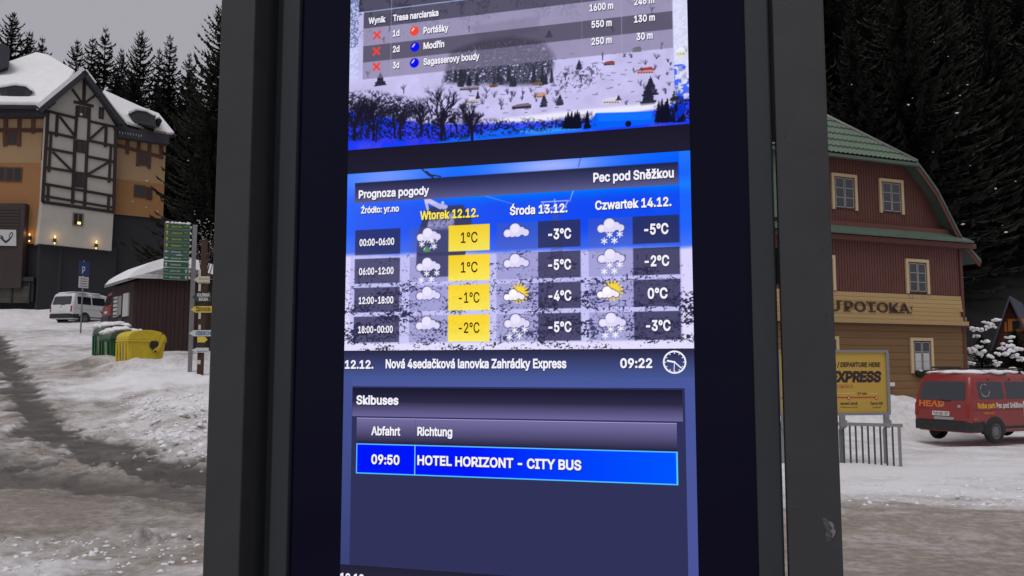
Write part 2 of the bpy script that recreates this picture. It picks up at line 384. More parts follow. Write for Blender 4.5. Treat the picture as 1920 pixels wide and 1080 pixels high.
TREES = [(spruce(20, 4.0, 38, 1, nb=9, ws=.75), 20), (spruce(20, 3.5, 31, 2, gap=.1), 20), (spruce(20, 4.8, 40, 3, nb=10, seg=6, ws=.65), 20), (spruce(20, 3.1, 28, 4, nb=7, gap=.12), 20),
 (spruce(20, 4.6, 62, 9, nb=13, seg=9, ws=.5), 20)]
CROWN = [meshof('crown', V, T, M_TREE) for (V, T), h in TREES]
def trunkmesh(h):
    o = tube('trunk', M_BARK, [(0, 0, -1), (0, 0, h*.5), (0, 0, h*.98)], [.022*h*.6, .008*h, .02], None, 7); me = o.data; bpy.data.objects.remove(o); return me
TRUNK = trunkmesh(20)
def tree(x, y, z, h, kind, label, wid=1., group=None, rz=None):
    t = thing('spruce_tree', label, 'tree', (x, y, z), 0, group)
    for nm, me in (('crown', CROWN[kind]), ('trunk', TRUNK)):
        o = bpy.data.objects.new(nm, me); SC.collection.objects.link(o); o.parent = t
        o.scale = (h/20*wid, h/20*wid, h/20); o.rotation_euler = (0, 0, random.random()*6.3 if rz is None else rz)
    return t
# skyline spruces on the hill behind the hotel: (u, top v, distance, kind, width, label)
SKY = [(25,15,92,2,1.0,'tallest spruce at the far left, rising above the snowy hotel roof'),
 (57,52,93,0,1.0,'middle spruce of the three standing above the left hotel roof'),
 (80,62,95,1,1.1,'smallest right-hand spruce of the trio above the left hotel roof'),
 (146,68,96,0,.95,'broad spruce on the skyline nearest the left of the timbered gable peak'),
 (174,62,97,3,1.1,'thin spruce on the skyline just above the timbered gable peak'),
 (199,43,95,1,1.0,'tall spruce on the skyline just right of the timbered gable peak'),
 (229,84,94,0,.8,'short narrow spruce on the skyline between two much taller spruces'),
 (266,51,92,2,.9,'full spruce with drooping tiers standing alone above the right hotel dormer'),
 (300,85,96,3,1.0,'short spruce leaning against the tall feathery one on the skyline'),
 (320,59,94,3,1.1,'tall feathery thin-topped spruce above the right end of the hotel roof'),
 (356,92,96,1,1.0,'low pointed spruce on the skyline between feathery spruce and display frame')]
for u, v, y, k, wd, lab in SKY:
    p = P(u, v, y); z = gz(p[0], y); tree(p[0], y, z-.5, (p[2]-z+.5)/1.02, k, lab, wd)
p = P(425, -10, 50); z = gz(p[0], 50); big = tree(p[0], 50, z-.6, (p[2]-z+.6)/1.02, 4, 'large dark spruce beside the display frame reaching over the hotel wing', 1.0)
# the mass of forest
def mass(name, spots, label, cat, m=M_TREE):
    VS = []; TS = []; n = 0
    for (x, y, z, h, k, wd) in spots:
        (V, T), _ = TREES[k]; a = random.random()*6.3; c, s = math.cos(a), math.sin(a); q = V*np.array([h/20*wid_(wd), h/20*wid_(wd), h/20])
        q = np.stack([q[:, 0]*c-q[:, 1]*s+x, q[:, 0]*s+q[:, 1]*c+y, q[:, 2]+z], 1); VS.append(q); TS.append(T+n); n += len(V)
    o = fast(name, np.concatenate(VS), np.concatenate(TS), m); return finish(o, label, cat, None, 'stuff')
def wid_(w_): return w_
sp = []
for gy in np.arange(84, 116, 5.2):
    for gx in np.arange(-78, -18, 4.3):
        x = gx+random.uniform(-1.6, 1.6); y = gy+random.uniform(-1.6, 1.6); u = 960+x/y*1600
        if 95 < u < 135: continue
        top = P(u, 150 if u > 130 else 160, y)[2]+random.uniform(-4, 1.5); z = gz(x, y)-.5
        if top-z > 4: sp.append((x, y, z, top-z, random.choice([0, 2, 2, 1]), 1.25))
mass('distant_spruce_forest', sp, 'dark mass of spruce forest on the slope behind the half-timbered hotel', 'forest')
sp = []
for gy in np.arange(50, 93, 5.2):
    for gx in np.arange(gy*.24, gy*.74, 4.2):
        x = gx+random.uniform(-1.8, 1.8); y = gy+random.uniform(-2, 2)
        edge_ = 960+x/y*1600 > 1735
        if edge_ and y < 51: continue
        z = gz(x, y)-.5; sp.append((x, y, z, random.uniform(17, 24), random.choice([0, 2, 2]), 1.12))
mass('hillside_spruce_forest', sp, 'nearly black spruce forest covering the steep hillside behind the red house', 'forest')
sp = []
for gy in np.arange(62, 124, 7.5):
    for gx in np.arange(-gy*.3, gy*.26, 6.2):
        x = gx+random.uniform(-2.2, 2.2); y = gy+random.uniform(-3, 3)
        if y < 78-36*float(sm(-.34, .3, x/y)): continue
        sp.append((x, y, gz(x, y)-.5, random.uniform(13, 19), random.choice([1, 3, 1]), 1.45))
mass('middle_slope_forest', sp, 'dark spruce forest on the slope hidden behind the information display', 'forest')
# small lumps of snow lying in the dark forest
def blobs(name, spots, m, parent=None, label=None, cat=None, kind=None, sub=1, rough=.35, smooth=True):
    import bmesh
    bm = bmesh.new(); bmesh.ops.create_icosphere(bm, subdivisions=sub+1, radius=1); BV = np.array([v.co[:] for v in bm.verts]); BT = np.array([[v.index for v in f.verts] for f in bm.faces]); bm.free()
    VS = []; TS = []; n = 0
    for (x, y, z, a, b, c) in spots:
        k = 1+rough*(RNG.random(len(BV))-.5)[:, None]; th = random.random()*3.14; q = BV*k*np.array([a, b, c])
        cc, ss = math.cos(th), math.sin(th); q = np.stack([q[:, 0]*cc-q[:, 1]*ss+x, q[:, 0]*ss+q[:, 1]*cc+y, q[:, 2]+z], 1)
        VS.append(q); TS.append(BT+n); n += len(BV)
    o = fast(name, np.concatenate(VS), np.concatenate(TS), m, parent, smooth=smooth); return finish(o, label, cat, None, kind)
sn = []
for i in range(22):
    u = random.uniform(1590, 1915); v = random.uniform(20, 560); q = P(u, v, random.uniform(42, 44)); r = random.choice([.025, .03, .04, .07]); sn.append((*q, r*1.6, r, r*.6))
for i in range(9):
    u = random.uniform(230, 400); v = random.uniform(150, 400); q = P(u, v, 46); r = random.choice([.03, .04, .05]); sn.append((*q, r*1.6, r, r*.6))
blobs('snow_flakes', sn, M_SNOW, label='loose snow flakes drifting down in front of the dark spruce forest', cat='snow', kind='stuff', sub=0)
# ------------------------------------------------------------------ hotel (left)
M_WHITE = mat('white_render', (.43, .41, .37), .9, .06, 1.2, .3, 30)
M_OCHRE = mat('pale_ochre_render', (.34, .225, .12), .9, .07, 1., .3, 30)
M_ORANGE = mat('orange_render', (.29, .145, .055), .9, .07, 1., .3, 30)
M_TIMB = mat('dark_timber', (.028, .017, .014), .8, .3, 8, .4, 20, obj=.25)
M_RUST = mat('red_brown_timber', (.09, .035, .022), .8, .3, 8, .4, 20, obj=.25)
M_BASE = mat('charcoal_wall', (.02, .02, .025), .9, .12, .8, .4, 12)
M_SLATE = mat('dark_slate', (.03, .032, .042), .8, .2, 4, .4, 15)
M_GLASS = mat('window_glass', (.018, .017, .02), .12, spec=.5)
M_CURT = mat('net_curtain', (.5, .5, .5), .95, .15, 20)
M_BLIND = mat('dark_red_shutter', (.045, .018, .018), .8, .2, 10)
M_GREY = mat('galvanised_steel', (.24, .24, .25), .5, .12, 8, .1, 40, metal=.35)
M_LAMPG = mat('lit_lamp_glass', (.8, .5, .2), .5, emit=(1, .55, .2), es=2.2)
M_BLACK = mat('black_plastic', (.015, .015, .017), .6, .2, 10)
A0 = P(85, 250, 62)
PT = Plane(A0, R_(40.5))                                     # timbered tower front
sR, _ = PT.px(215, 330); B0 = PT.w(sR, 0)
PR = Plane(B0+np.array([-.5, .5, 0])*.9, R_(36))             # right wing
PL = Plane(A0+np.array([0, .9, 0]), R_(1))                   # left wing
zb = gz(A0[0], 62)-1.5
hotel = thing('hotel', 'half-timbered hotel with white gabled tower, orange wings and thick snow on its roofs', 'hotel', (A0[0], 62, zb+1.5))
H = hotel
def zof(v, u, pl, k=0): return pl.px(u, v, k)[1]
# left wing: upper pale wall, lower orange wall
z_e = zof(205, 40, PL); z_o = zof(305, 40, PL); z_b = zof(457, 60, PL)
s_l = PL.px(-90, 300)[0]; s_t = PL.px(96, 300)[0]
pbox('upper_wall', M_OCHRE, PL, s_l, s_t, z_o, z_e+.6, -.4, 0, H)
pbox('lower_wall', M_ORANGE, PL, s_l, s_t, z_b, z_o, -.4, .01, H)
pbox('base_wall', M_BASE, PL, s_l, s_t+1, zb, z_b, -.6, -.25, H)
# right wing
s_r = PR.px(308, 350)[0]
a0 = PR.px(206, 300)[0]
z_e2 = zof(236, 225, PR); z_o2 = zof(339, 250, PR); z_b2 = zof(403, 235, PR)
pbox('upper_wall', M_OCHRE, PR, a0, s_r, z_o2, z_e2+.1, -.4, 0, H)
pbox('lower_wall', M_ORANGE, PR, a0, s_r, z_b2, z_o2, -.4, .01, H)
pbox('base_wall', M_BASE, PR, a0-1.4, s_r+8, zb, z_b2, -.7, -.15, H)
# tower block with depth
def towerpoly(name, m, pts, k0, k1): return poly(name, m, PT, pts, k0, k1, H)
towerpoly('tower_wall', M_WHITE, [(72, 456), (80, 378), (89, 200), (156, 143), (218, 238), (213, 398), (209, 470)], -1.6, 0)
sB0 = PT.px(30, 500)[0]; sB1 = PT.px(212, 500)[0]
pbox('base_wall', M_BASE, PT, PT.px(66, 500)[0]+.3, sB1+.3, zb, zof(462, 140, PT)+.25, -1.5, -.35, H)
# timbers of the tower (pixels)
Zm = lambda x, y: (x/3.6, y/3.6)
Zn = lambda x, y: (x/3.6, 270+y/3.6)
segs = [(Zm(571, 535), Zm(566, 690), .3), (Zm(498, 686), Zm(632, 716), .26), (Zm(523, 712), Zm(508, 935), .26), (Zm(605, 722), Zm(597, 952), .26),
 (Zm(488, 600), Zm(550, 688), .2), (Zm(655, 632), Zm(580, 690), .2), (Zm(328, 750), Zm(520, 797), .24), (Zm(600, 816), Zm(780, 857), .24),
 (Zm(388, 772), Zm(380, 922), .26), (Zm(402, 785), Zm(505, 915), .22), (Zm(718, 850), Zm(712, 992), .26), (Zm(704, 852), Zm(606, 940), .22),
 (Zm(316, 888), Zm(505, 930), .24), (Zm(600, 948), Zm(778, 985), .24), (Zm(325, 745), Zn(288, 392), .3), (Zm(346, 900), Zn(330, 188), .24),
 (Zm(784, 850), Zn(768, 462), .3), (Zm(750, 990), Zn(737, 260), .24), (Zm(316, 1000), Zn(500, 64), .24), (Zn(592, 84), Zn(770, 118), .24),
 (Zn(508, -30), Zn(490, 402), .28), (Zn(590, -16), Zn(571, 418), .28), (Zn(356, 52), Zn(488, 182), .22), (Zn(737, 120), Zn(598, 202), .22),
 (Zn(302, 156), Zn(492, 186), .24), (Zn(590, 212), Zn(768, 242), .24), (Zn(298, 268), Zn(762, 350), .24), (Zn(296, 350), Zn(760, 428), .22),
 (Zn(285, 390), Zn(770, 460), .3), (Zn(328, 270), Zn(322, 392), .26), (Zn(736, 346), Zn(731, 446), .26)]
for i, (a, b, wd) in enumerate(segs):
    beam('timber_beam', M_TIMB, PT, a, b, wd*.78, 0.0, .06+.006*(i % 7), H)
def hwin(pl, u0, v0, u1, v1, m=M_GLASS, fm=M_TIMB, k=.0, bars=1, blind=None, lit=False):
    s0, z1 = pl.px(u0, v0); s1, z0 = pl.px(u1, v1); f = .09
    w_ = pbox('window', fm, pl, s0, s1, z0, z1, k, k+.05, H)
    def sub(nm, mm, a, b, c, d, k0, k1):
        o = piece(nm, mm, pl.w((a+b)/2, (c+d)/2, (k0+k1)/2), (b-a, k1-k0, d-c), None, pl.a)
        o.parent = w_; o.matrix_parent_inverse = (Matrix.Translation(Vector(worg(H))) @ Matrix.LocRotScale(w_.location, w_.rotation_euler, w_.scale)).inverted(); return o
    n = bars+1; wdt = (s1-s0-f)/n
    for i in range(n): sub('pane', m, s0+f+i*wdt, s0+i*wdt+wdt, z0+f, z1-f, k+.05, k+.055)
    if blind: sub('curtain', M_CURT, s0+f*1.5, s0+(s1-s0)*.45, z0+f*1.4, z0+(z1-z0)*blind, k+.057, k+.06)
    if lit: sub('lit_candle_arch', M_LAMPG, s0+.45*(s1-s0), s0+.75*(s1-s0), z0+.12, z0+.3, k+.06, k+.08)
    return w_
hwin(PT, *Zm(527, 712), *Zm(590, 800), k=.02, blind=.35); hwin(PT, *Zm(668, 722), *Zm(698, 806), k=.01, bars=0)
hwin(PT, *Zm(518, 940), *Zn(590, 66), k=.02); hwin(PT, *Zn(506, 185), *Zn(578, 298), k=.02); hwin(PT, *Zn(492, 462), *Zn(560, 556), k=.01, fm=mat('window_reveal', (.14, .12, .09), .8), lit=True)
# left wing timbers and windows
for (a, b, wd) in [((-60, 219), (86, 219), .3), ((-60, 243), (86, 244), .3), ((10, 219), (10, 244), .3), ((36, 219), (35, 274), .28), ((62, 219), (61, 250), .28), ((86, 215), (80, 300), .28), ((8, 246), (9, 274), .28), ((-20, 219), (-20, 250), .28), ((-45, 219), (-45, 250), .28)]:
    beam('timber_beam', M_RUST, PL, a, b, wd, 0, .07+random.random()*.02, H)
hwin(PL, 14, 247, 33, 272, fm=M_RUST, k=.01, bars=1); hwin(PL, 12, 314, 41, 341, fm=M_RUST, k=.02); hwin(PL, -22, 313, 9, 340, fm=M_RUST, k=.02)
for (a, b, wd) in [(Zm(790, 905), Zm(1100, 970), .28), (Zm(785, 978), Zm(1095, 1060), .28), (Zm(862, 925), Zm(860, 1040), .26), (Zm(940, 940), Zm(935, 1020), .26), (Zm(1012, 955), Zm(1008, 1060), .26), (Zm(1090, 970), Zn(1090, 100), .3), (Zm(936, 1015), Zn(930, 150), .24), (Zm(1012, 1040), Zn(1006, 165), .24)]:
    beam('timber_beam', M_RUST, PR, a, b, wd, 0, .07+random.random()*.02, H)
hwin(PR, *Zn(938, 52), *Zn(1004, 152), fm=M_RUST, k=.02); hwin(PR, *Zn(905, 274), *Zn(982, 366), fm=M_RUST, k=.02)
pxbox('shutter', M_BLIND, PR, *Zn(990, 290), *Zn(1028, 378), .01, .08, H)
pxbox('shutter', M_BLIND, PL, -30, 313, -24, 340, .02, .08, H)
# dark entrance block with signboard at the far left
pxbox('entrance_block', mat('brown_cladding', (.045, .03, .028), .85, .2, 3), PL, -60, 381, 43, 540, .02, .6, H)
for i in range(9): pxbox('cladding_board', MATS['brown_cladding'], PL, -58, 389+i*6, 36, 393.5+i*6, .6, .63+.004*(i % 3), H)
pxbox('lower_recess', M_BASE, PL, -60, 520, 63, 566, .0, .35, H)
pxbox('garage_opening', mat('garage_dark', (.06, .055, .045), .9, .4, 5), PL, -50, 537, 55, 568, .35, .36, H)
for uu in (-30, -8, 20, 53): pxbox('garage_post', M_BLACK, PL, uu, 530, uu+2.5, 569, .36, .46, H)
pxbox('garage_lintel', M_BLACK, PL, -50, 519, 63, 527, .36, .5, H)
sb = poly('signboard', mat('sign_white', (.5, .5, .5), .7), PL, [(-14, 430), (30, 431), (30, 461), (-14, 460)], .62, .7, H)
Mblk = mat('black_paint', (.012, .012, .013), .7)
def brush(pl, pts, wd, k, m, parent, name='painted_mark'):
    q = [np.array(pl.px(*p, k)) for p in pts]; V = []
    for i, p in enumerate(q):
        d = q[min(i+1, len(q)-1)]-q[max(i-1, 0)]; d = d/np.linalg.norm(d); nn = np.array([-d[1], d[0]]); ww = wd*(1-.6*abs(2*i/(len(q)-1)-1)); V += [pl.w(*(p+nn*ww), k), pl.w(*(p-nn*ww), k)]
    return mk(name, V, [(2*i, 2*i+1, 2*i+3, 2*i+2) for i in range(len(q)-1)], m, parent)
brush(PL, [(-2, 445), (3, 447), (7, 451), (11, 454), (15, 451), (19, 447), (23, 442)], .09, .71, Mblk, sb)
brush(PL, [(18, 447), (17, 442), (20, 437), (23, 436), (24, 440), (19, 447)], .045, .712, Mblk, sb)
brush(PL, [(0, 441), (4, 444), (7, 451)], .06, .714, Mblk, sb)
# roofs: thick snow sheets with dark eaves
def sheet(name, m, pts, th, parent, sub=True):
    V = [P(*p) for p in pts]
    o = mk(name, V, [tuple(range(len(V)))], m, parent)
    md = o.modifiers.new('solid', 'SOLIDIFY'); md.thickness = th; md.offset = 0
    if sub:
        b_ = o.modifiers.new('bevel', 'BEVEL'); b_.width = th*.42; b_.segments = 3; b_.limit_method = 'ANGLE'
        for p in o.data.polygons: p.use_smooth = True
    return o
sheet('roof_snow', M_SNOW, [(-70, 193, 61.3), (84, 195, 61.5), (122, 170, 63.5), (141, 134, 67), (92, 105, 69.5), (70, 100, 70), (0, 124, 68), (-70, 150, 66)], .34, H)
sheet('roof', M_SLATE, [(-75, 201, 61.4), (90, 202, 61.6), (130, 172, 63.8), (145, 140, 67.3), (92, 109, 69.8), (66, 97, 70.3), (0, 126, 68.3), (-75, 155, 66.3)], .2, H, False)
pxbox('eaves', M_SLATE, PL, -80, 198, 92, 216, -.2, .8, H)
# gable roof over the tower: two slabs running back
bk = -PT.n
pk = PT.wp(160, 131, .75); lo = PT.wp(78, 199, .75); hi = PT.wp(234, 229, .75)
def slab(name, m, a, b, th, back, off=0):
    d = (b-a)/np.linalg.norm(b-a); up = np.array([0, 0, 1.]); bk3 = np.array([-PT.n[0], -PT.n[1], 0]); nn = np.cross(d, bk3); nn = nn if nn[2] > 0 else -nn; nn /= np.linalg.norm(nn)
    q = [a+nn*off, b+nn*off, b+nn*(off+th), a+nn*(off+th)]; return prism(name, m, q, bk3*back, H)
slab('gable_roof', M_SLATE, pk, lo, .34, 6.5, -.34); slab('gable_roof', M_SLATE, pk, hi, .34, 5.0, -.34)
slab('roof_snow', M_SNOW, pk+np.array([0, 0, .0])-.3*PT.n[0]*0, lo, .28, 6.3, .01); slab('roof_snow', M_SNOW, pk, pk+(hi-pk)*.25, .12, 4, .01)
# right roof
sheet('roof_snow', M_SNOW, [(192, 170, 67.3), (262, 203, 70.0), (297, 214, 70.6), (327, 251, 69.3), (300, 250, 68.5), (238, 231, 65.4), (216, 205, 65.5)], .3, H)
sheet('roof', M_SLATE, [(190, 172, 67.6), (262, 205, 70.3), (297, 217, 70.9), (330, 256, 69.5), (300, 256, 68.6), (225, 239, 65.0), (212, 206, 65.7)], .2, H, False)
pxbox('eaves', M_SLATE, PR, 213, 236, 226, 246, -.2, .7, H)
_a = PR.px(222, 238, .7); _b = PR.px(322, 264, .7)
pbox('eaves', M_SLATE, PR, _a[0], _b[0]-.2, (_a[1]+_b[1])/2-.55, (_a[1]+_b[1])/2+.25, -.2, .75, H)
icc = []
for i in range(9):
    q = PR.w(_a[0]+.1+i*.2, (_a[1]+_b[1])/2-.1, .78); L = random.uniform(.06, .3)
    blobs('icicle', [(q[0], q[1], q[2]-L/2, .014, .014, L/2)], M_SNOW, H, sub=0)
# dormers
def dormer(pts, Y, dp):
    q = [P(u, v, Y) for u, v in pts]; d = prism('dormer', M_SLATE, q, (-.55*dp, dp, 0), H)
    c = sum(q)/len(q); uu = [p[0] for p in pts]; vv = [p[1] for p in pts]
    g = prism('dormer_window', M_GLASS, [P(a*.45+b*.55, e*.5+f*.5, Y-.02) for (a, e), (b, f) in ((((sum(uu)/len(uu)), sum(vv)/len(vv)), p) for p in pts)], (0, .05, 0), H)
    top = [p for p in pts if p[1] < sum(vv)/len(vv)]
    V = [P(u, v-1.5, Y-.15) for u, v in sorted(top)]
    V2 = [p+np.array([-.5*dp, dp+.5, .5]) for p in V]; n = len(V)
    s = mk('dormer_snow', V+V2, [(i, i+1, n+i+1, n+i) for i in range(n-1)], M_SNOW, H); md = s.modifiers.new('solid', 'SOLIDIFY'); md.thickness = .22; md.offset = 0
    bb = s.modifiers.new('bevel', 'BEVEL'); bb.width = .09; bb.segments = 2
dormer([(-3, 163), (28, 158), (50, 161), (61, 170), (50, 186), (36, 187), (20, 192), (2, 186)], 62.3, 3)
dormer([(241, 212), (256, 205), (276, 208), (292, 217), (292, 238), (262, 231), (248, 226)], 66.0, 3.5)
dormer([(293, 222), (300, 221), (304, 226), (303, 229), (295, 227)], 67.6, 2)
# chimney block behind
prism('chimney', M_SLATE, [P(-40, 78, 66), P(8, 82, 66), P(19, 92, 66), (lambda q: q)(P(17, 122, 66)), P(-40, 150, 66)], (-1.3, 2, 0), H)
# wall lamps
for (a, b), pl in ((Zn(198, 634), PL), (Zn(370, 650), PT), (Zn(650, 684), PT)):
    s, z = pl.px(a, b, .15)
    l = pbox('wall_lamp', M_BLACK, pl, s-.09, s+.09, z-.12, z+.12, .01, .22, H)
    for dz, nm in ((.26, 'lamp_flame'), (-.22, 'lamp_flame')):
        o = blobs(nm, [(*pl.w(s, z+dz, .14), .06, .06, .12 if dz > 0 else .07)], M_LAMPG, None, sub=0)
        o.parent = l; o.matrix_parent_inverse = (Matrix.Translation(Vector(worg(H))) @ Matrix.LocRotScale(l.location, l.rotation_euler, l.scale)).inverted()
    ld = bpy.data.lights.new('lamp_light', 'POINT'); ld.energy = 5; ld.color = (1, .6, .25); ld.shadow_soft_size = .08
    lo_ = bpy.data.objects.new('lamp_light', ld); SC.collection.objects.link(lo_); lo_.location = pl.w(s, z+.3, .4)
# railing with snow at far left
rl = thing('snowy_railing', 'pale slatted railing topped by snow at the foot of the hotel entrance', 'railing', hit(20, 572)+(gz(*hit(20, 572)),))
PRL = Plane(hit(20, 570), R_(4))
for i in range(26): pxbox('rail_slat', M_GREY, PRL, -45+i*4, 557, -43.6+i*4, 574, 0, .04, rl)
pxbox('top_rail', M_GREY, PRL, -46, 555.5, 57, 557.5, -.01, .06, rl)
blobs('snow_cap', [(*PRL.wp(-30+i*12, 562+abs(i-3)*1.5, -.6), .7, .5, .45) for i in range(8)], M_SNOW, rl)

# ------------------------------------------------------------------ vans
M_TYRE = mat('tyre_rubber', (.018, .018, .018), .85, .2, 10)
M_RIM = mat('wheel_rim', (.18, .18, .19), .45, metal=.6)
M_VGL = mat('vehicle_glass', (.022, .026, .036), .08, spec=.8)
M_PLATE = mat('number_plate', (.62, .62, .6), .6)
M_TAIL = mat('tail_lamp', (.28, .015, .012), .25)
def mkl(name, V, Fc, m, parent, **kw): return mk(name, V, Fc, m, parent, world=False, **kw)
def van(name, label, pos, head, paint, group=None, blunt=0.):
    """local frame: x forward from the rear bumper, y to the left, z up"""
    root = thing(name, label, 'van', pos, head, group)
    L, Wd = 4.75, .92
    lv = [(.30, .10, 4.65, .86, .12), (.42, .02, 4.74, .91, .14), (.62, 0, 4.75, .92, .14), (.95, .02, 4.55, .92, .14), (1.08, .04, 4.1, .91, .13), (1.14, .05, 3.75, .90, .12), (1.45, .13, 3.35, .86, .12), (1.74, .2, 2.98, .81, .12), (1.84, .26, 2.8, .77, .14), (1.9, .36, 2.6, .68, .16), (1.93, .6, 2.3, .45, .2)]
    V = []; n = 0; seg = 5
    for z, x0, x1, w_, r in lv:
        ring = []
        for cx, cy, a0 in ((x0+r, -w_+r, 180), (x1-r, -w_+r, 270), (x1-r, w_-r, 0), (x0+r, w_-r, 90)):
            for k in range(seg+1):
                a = R_(a0+90*k/seg); ring.append((cx+r*math.cos(a), cy+r*math.sin(a), z))
        n = len(ring); V += ring
    Fc = [(j*n+i, j*n+(i+1) % n, (j+1)*n+(i+1) % n, (j+1)*n+i) for j in range(len(lv)-1) for i in range(n)]
    Fc.append(tuple(range(n-1, -1, -1))); Fc.append(tuple(range((len(lv)-1)*n, len(lv)*n)))
    b = mkl('body', V, Fc, paint, root, smooth=True)
    def wat(z):
        zs = [l[0] for l in lv]; return np.interp(z, zs, [l[3] for l in lv]), np.interp(z, zs, [l[1] for l in lv])
    def sidepanel(nm, m, x0, x1, z0, z1, side, off, par=root, r=.05):
        pts = []
        for cx, cz, a0 in ((x0+r, z0+r, 180), (x1-r, z0+r, 270), (x1-r, z1-r, 0), (x0+r, z1-r, 90)):
            for k in range(4):
                a = R_(a0+30*k); px, pz = cx+r*math.cos(a), cz+r*math.sin(a); pts.append((px, side*(wat(pz)[0]+off), pz))
        c = len(pts); V2 = pts+[(x, y-side*.03, z) for x, y, z in pts]
        f = [tuple(range(c)), tuple(range(2*c-1, c-1, -1))]+[(i, c+i, c+(i+1) % c, (i+1) % c) for i in range(c)]
        return mkl(nm, V2, f, m, par)
    def rearpanel(nm, m, y0, y1, z0, z1, off, par=root, r=.05, taper=0):
        pts = []
        for cy, cz, a0 in ((y0+r, z0+r, 180), (y1-r, z0+r, 270), (y1-r, z1-r, 0), (y0+r, z1-r, 90)):
            for k in range(4):
                a = R_(a0+30*k); py, pz = cy+r*math.cos(a), cz+r*math.sin(a); py *= 1-taper*(pz-z0)/(z1-z0); pts.append((wat(pz)[1]-off, py, pz))
        c = len(pts); V2 = pts+[(x+.03, y, z) for x, y, z in pts]
        f = [tuple(range(c-1, -1, -1)), tuple(range(c, 2*c))]+[(i, (i+1) % c, c+(i+1) % c, c+i) for i in range(c)]
        return mkl(nm, V2, f, m, par)
    root['_'] = 0; del root['_']
    for s in (-1, 1):
        for x0, x1 in ((.42, 1.42), (1.52, 2.5)):
            g = sidepanel('side_window', M_VGL, x0, x1, 1.2, 1.67, s, .006)
        sidepanel('front_door_window', M_VGL, 2.6, 3.2, 1.2, 1.6, s, .006)
        sidepanel('side_moulding', M_BLACK, .1, 4.5, .40, .46, s, .008, r=.02)
        sidepanel('door_seam', M_BLACK, .15, 4.3, .905, .915, s, .003, r=.004)
        for x in (1.47, 2.55): sidepanel('door_seam', M_BLACK, x-.006, x+.006, .5, 1.75, s, .003, r=.003)
        sidepanel('door_handle', M_BLACK, 2.7, 2.85, 1.02, 1.05, s, .03, r=.012)
    rearpanel('rear_window', M_VGL, -.74, .74, 1.17, 1.68, .008, taper=.08, r=.07)
    for y in (-.81, .81): rearpanel('tail_light', M_TAIL, y-.045, y+.045, .72, 1.08, .012, r=.02)
    rearpanel('tailgate_seam', M_BLACK, -.78, .78, .605, .62, .004, r=.005)
    rearpanel('rear_wiper', M_BLACK, -.3, .05, 1.15, 1.17, .03, r=.008)
    rearpanel('badge', M_GREY, -.05, .05, .98, 1.07, .012, r=.045)
    rearpanel('number_plate', M_PLATE, -.27, .27, .74, .86, .016, r=.01)
    # bumper wraps the corners
    V3 = []; ys = [(-.94, .5), (-.93, .12), (-.8, -.06), (.8, -.06), (.93, .12), (.94, .5)]
    for y, x in ys: V3 += [(x, y, .34), (x, y, .60), (x+.1 if abs(y) < .9 else x, y*.94, .60), (x+.1 if abs(y) < .9 else x, y*.94, .34)]
    f = [];
    for i in range(5):
        for a, c in ((0, 1), (1, 2), (2, 3), (3, 0)): f.append((4*i+a, 4*i+c, 4*i+4+c, 4*i+4+a))
    f += [(0, 1, 2, 3), (20, 23, 22, 21)]
    mkl('rear_bumper', V3, f, M_BLACK, root, bevel=.02)
    for x, s in ((.95, -1), (.95, 1), (3.85, -1), (3.85, 1)):
        # arch
        th = [R_(a) for a in range(-10, 191, 20)]
        pts = [(x+.41*math.cos(a), s*.932, .33+.41*math.sin(a)) for a in th]; c = len(pts)
        mkl('wheel_arch', pts+[(p[0], s*.80, p[2]) for p in pts], [tuple(range(c)) if s < 0 else tuple(range(c-1, -1, -1))]+[(i, i+1, c+i+1, c+i) for i in range(c-1)], M_BLACK, root)
        wv = []; prof = [(.10, .30), (.0, .335), (-.1, .335), (-.13, .30), (-.13, .21)]; N = 24
        for dy, r in prof:
            for k in range(N): a = 2*math.pi*k/N; wv.append((x+r*math.cos(a), s*(.86-dy*.75+.0), .335+r*math.sin(a)))
        wf = [(j*N+k, j*N+(k+1) % N, (j+1)*N+(k+1) % N, (j+1)*N+k) for j in range(4) for k in range(N)]
        wh = mkl('wheel', wv, wf, M_TYRE, root, smooth=True)
        rv = [(x+.215*math.cos(2*math.pi*k/N), s*.945, .335+.215*math.sin(2*math.pi*k/N)) for k in range(N)]+[(x+.17*math.cos(2*math.pi*k/N), s*.93, .335+.17*math.sin(2*math.pi*k/N)) for k in range(N)]+[(x+.09*math.cos(2*math.pi*k/N), s*.95, .335+.09*math.sin(2*math.pi*k/N)) for k in range(N)]
        mkl('rim', rv, [(j*N+k, j*N+(k+1) % N, (j+1)*N+(k+1) % N, (j+1)*N+k) for j in range(2) for k in range(N)]+[tuple(range(2*N, 3*N))], M_RIM, wh)
        hv = []; hf = []
        for k in range(12):
            a = 2*math.pi*k/12
            for da, r in ((-.1, .135), (.1, .135), (.09, .175), (-.09, .175)): hv.append((x+r*math.cos(a+da), s*.9535, .335+r*math.sin(a+da)))
            hf.append((4*k, 4*k+1, 4*k+2, 4*k+3))
        mkl('rim_holes', hv, hf, M_BLACK, wh)
    return root, sidepanel, rearpanel, wat
M_VWHITE = mat('white_van_paint', (.62, .63, .63), .35, .04, 2, coat=.3)
M_VRED = mat('red_van_paint', (.24, .022, .02), .34, .16, 2.5, coat=.3)
M_VRED2 = mat('faded_red_paint', (.2, .02, .018), .45, .06, 2)
def van_on(u, v, th, *a, z=None, Y=None, **k):
    """rear right-hand bottom corner at the pixel; th = angle of the rear face"""
    q = P(u, v, Y); hd = math.pi/2-th; h = np.array([math.sin(th), math.cos(th)]); left = np.array([-h[1], h[0]])
    o = q[:2]+left*.92
    return van(a[0], a[1], (o[0], o[1], q[2]-.02 if z is None else z), hd, *a[2:], **k)
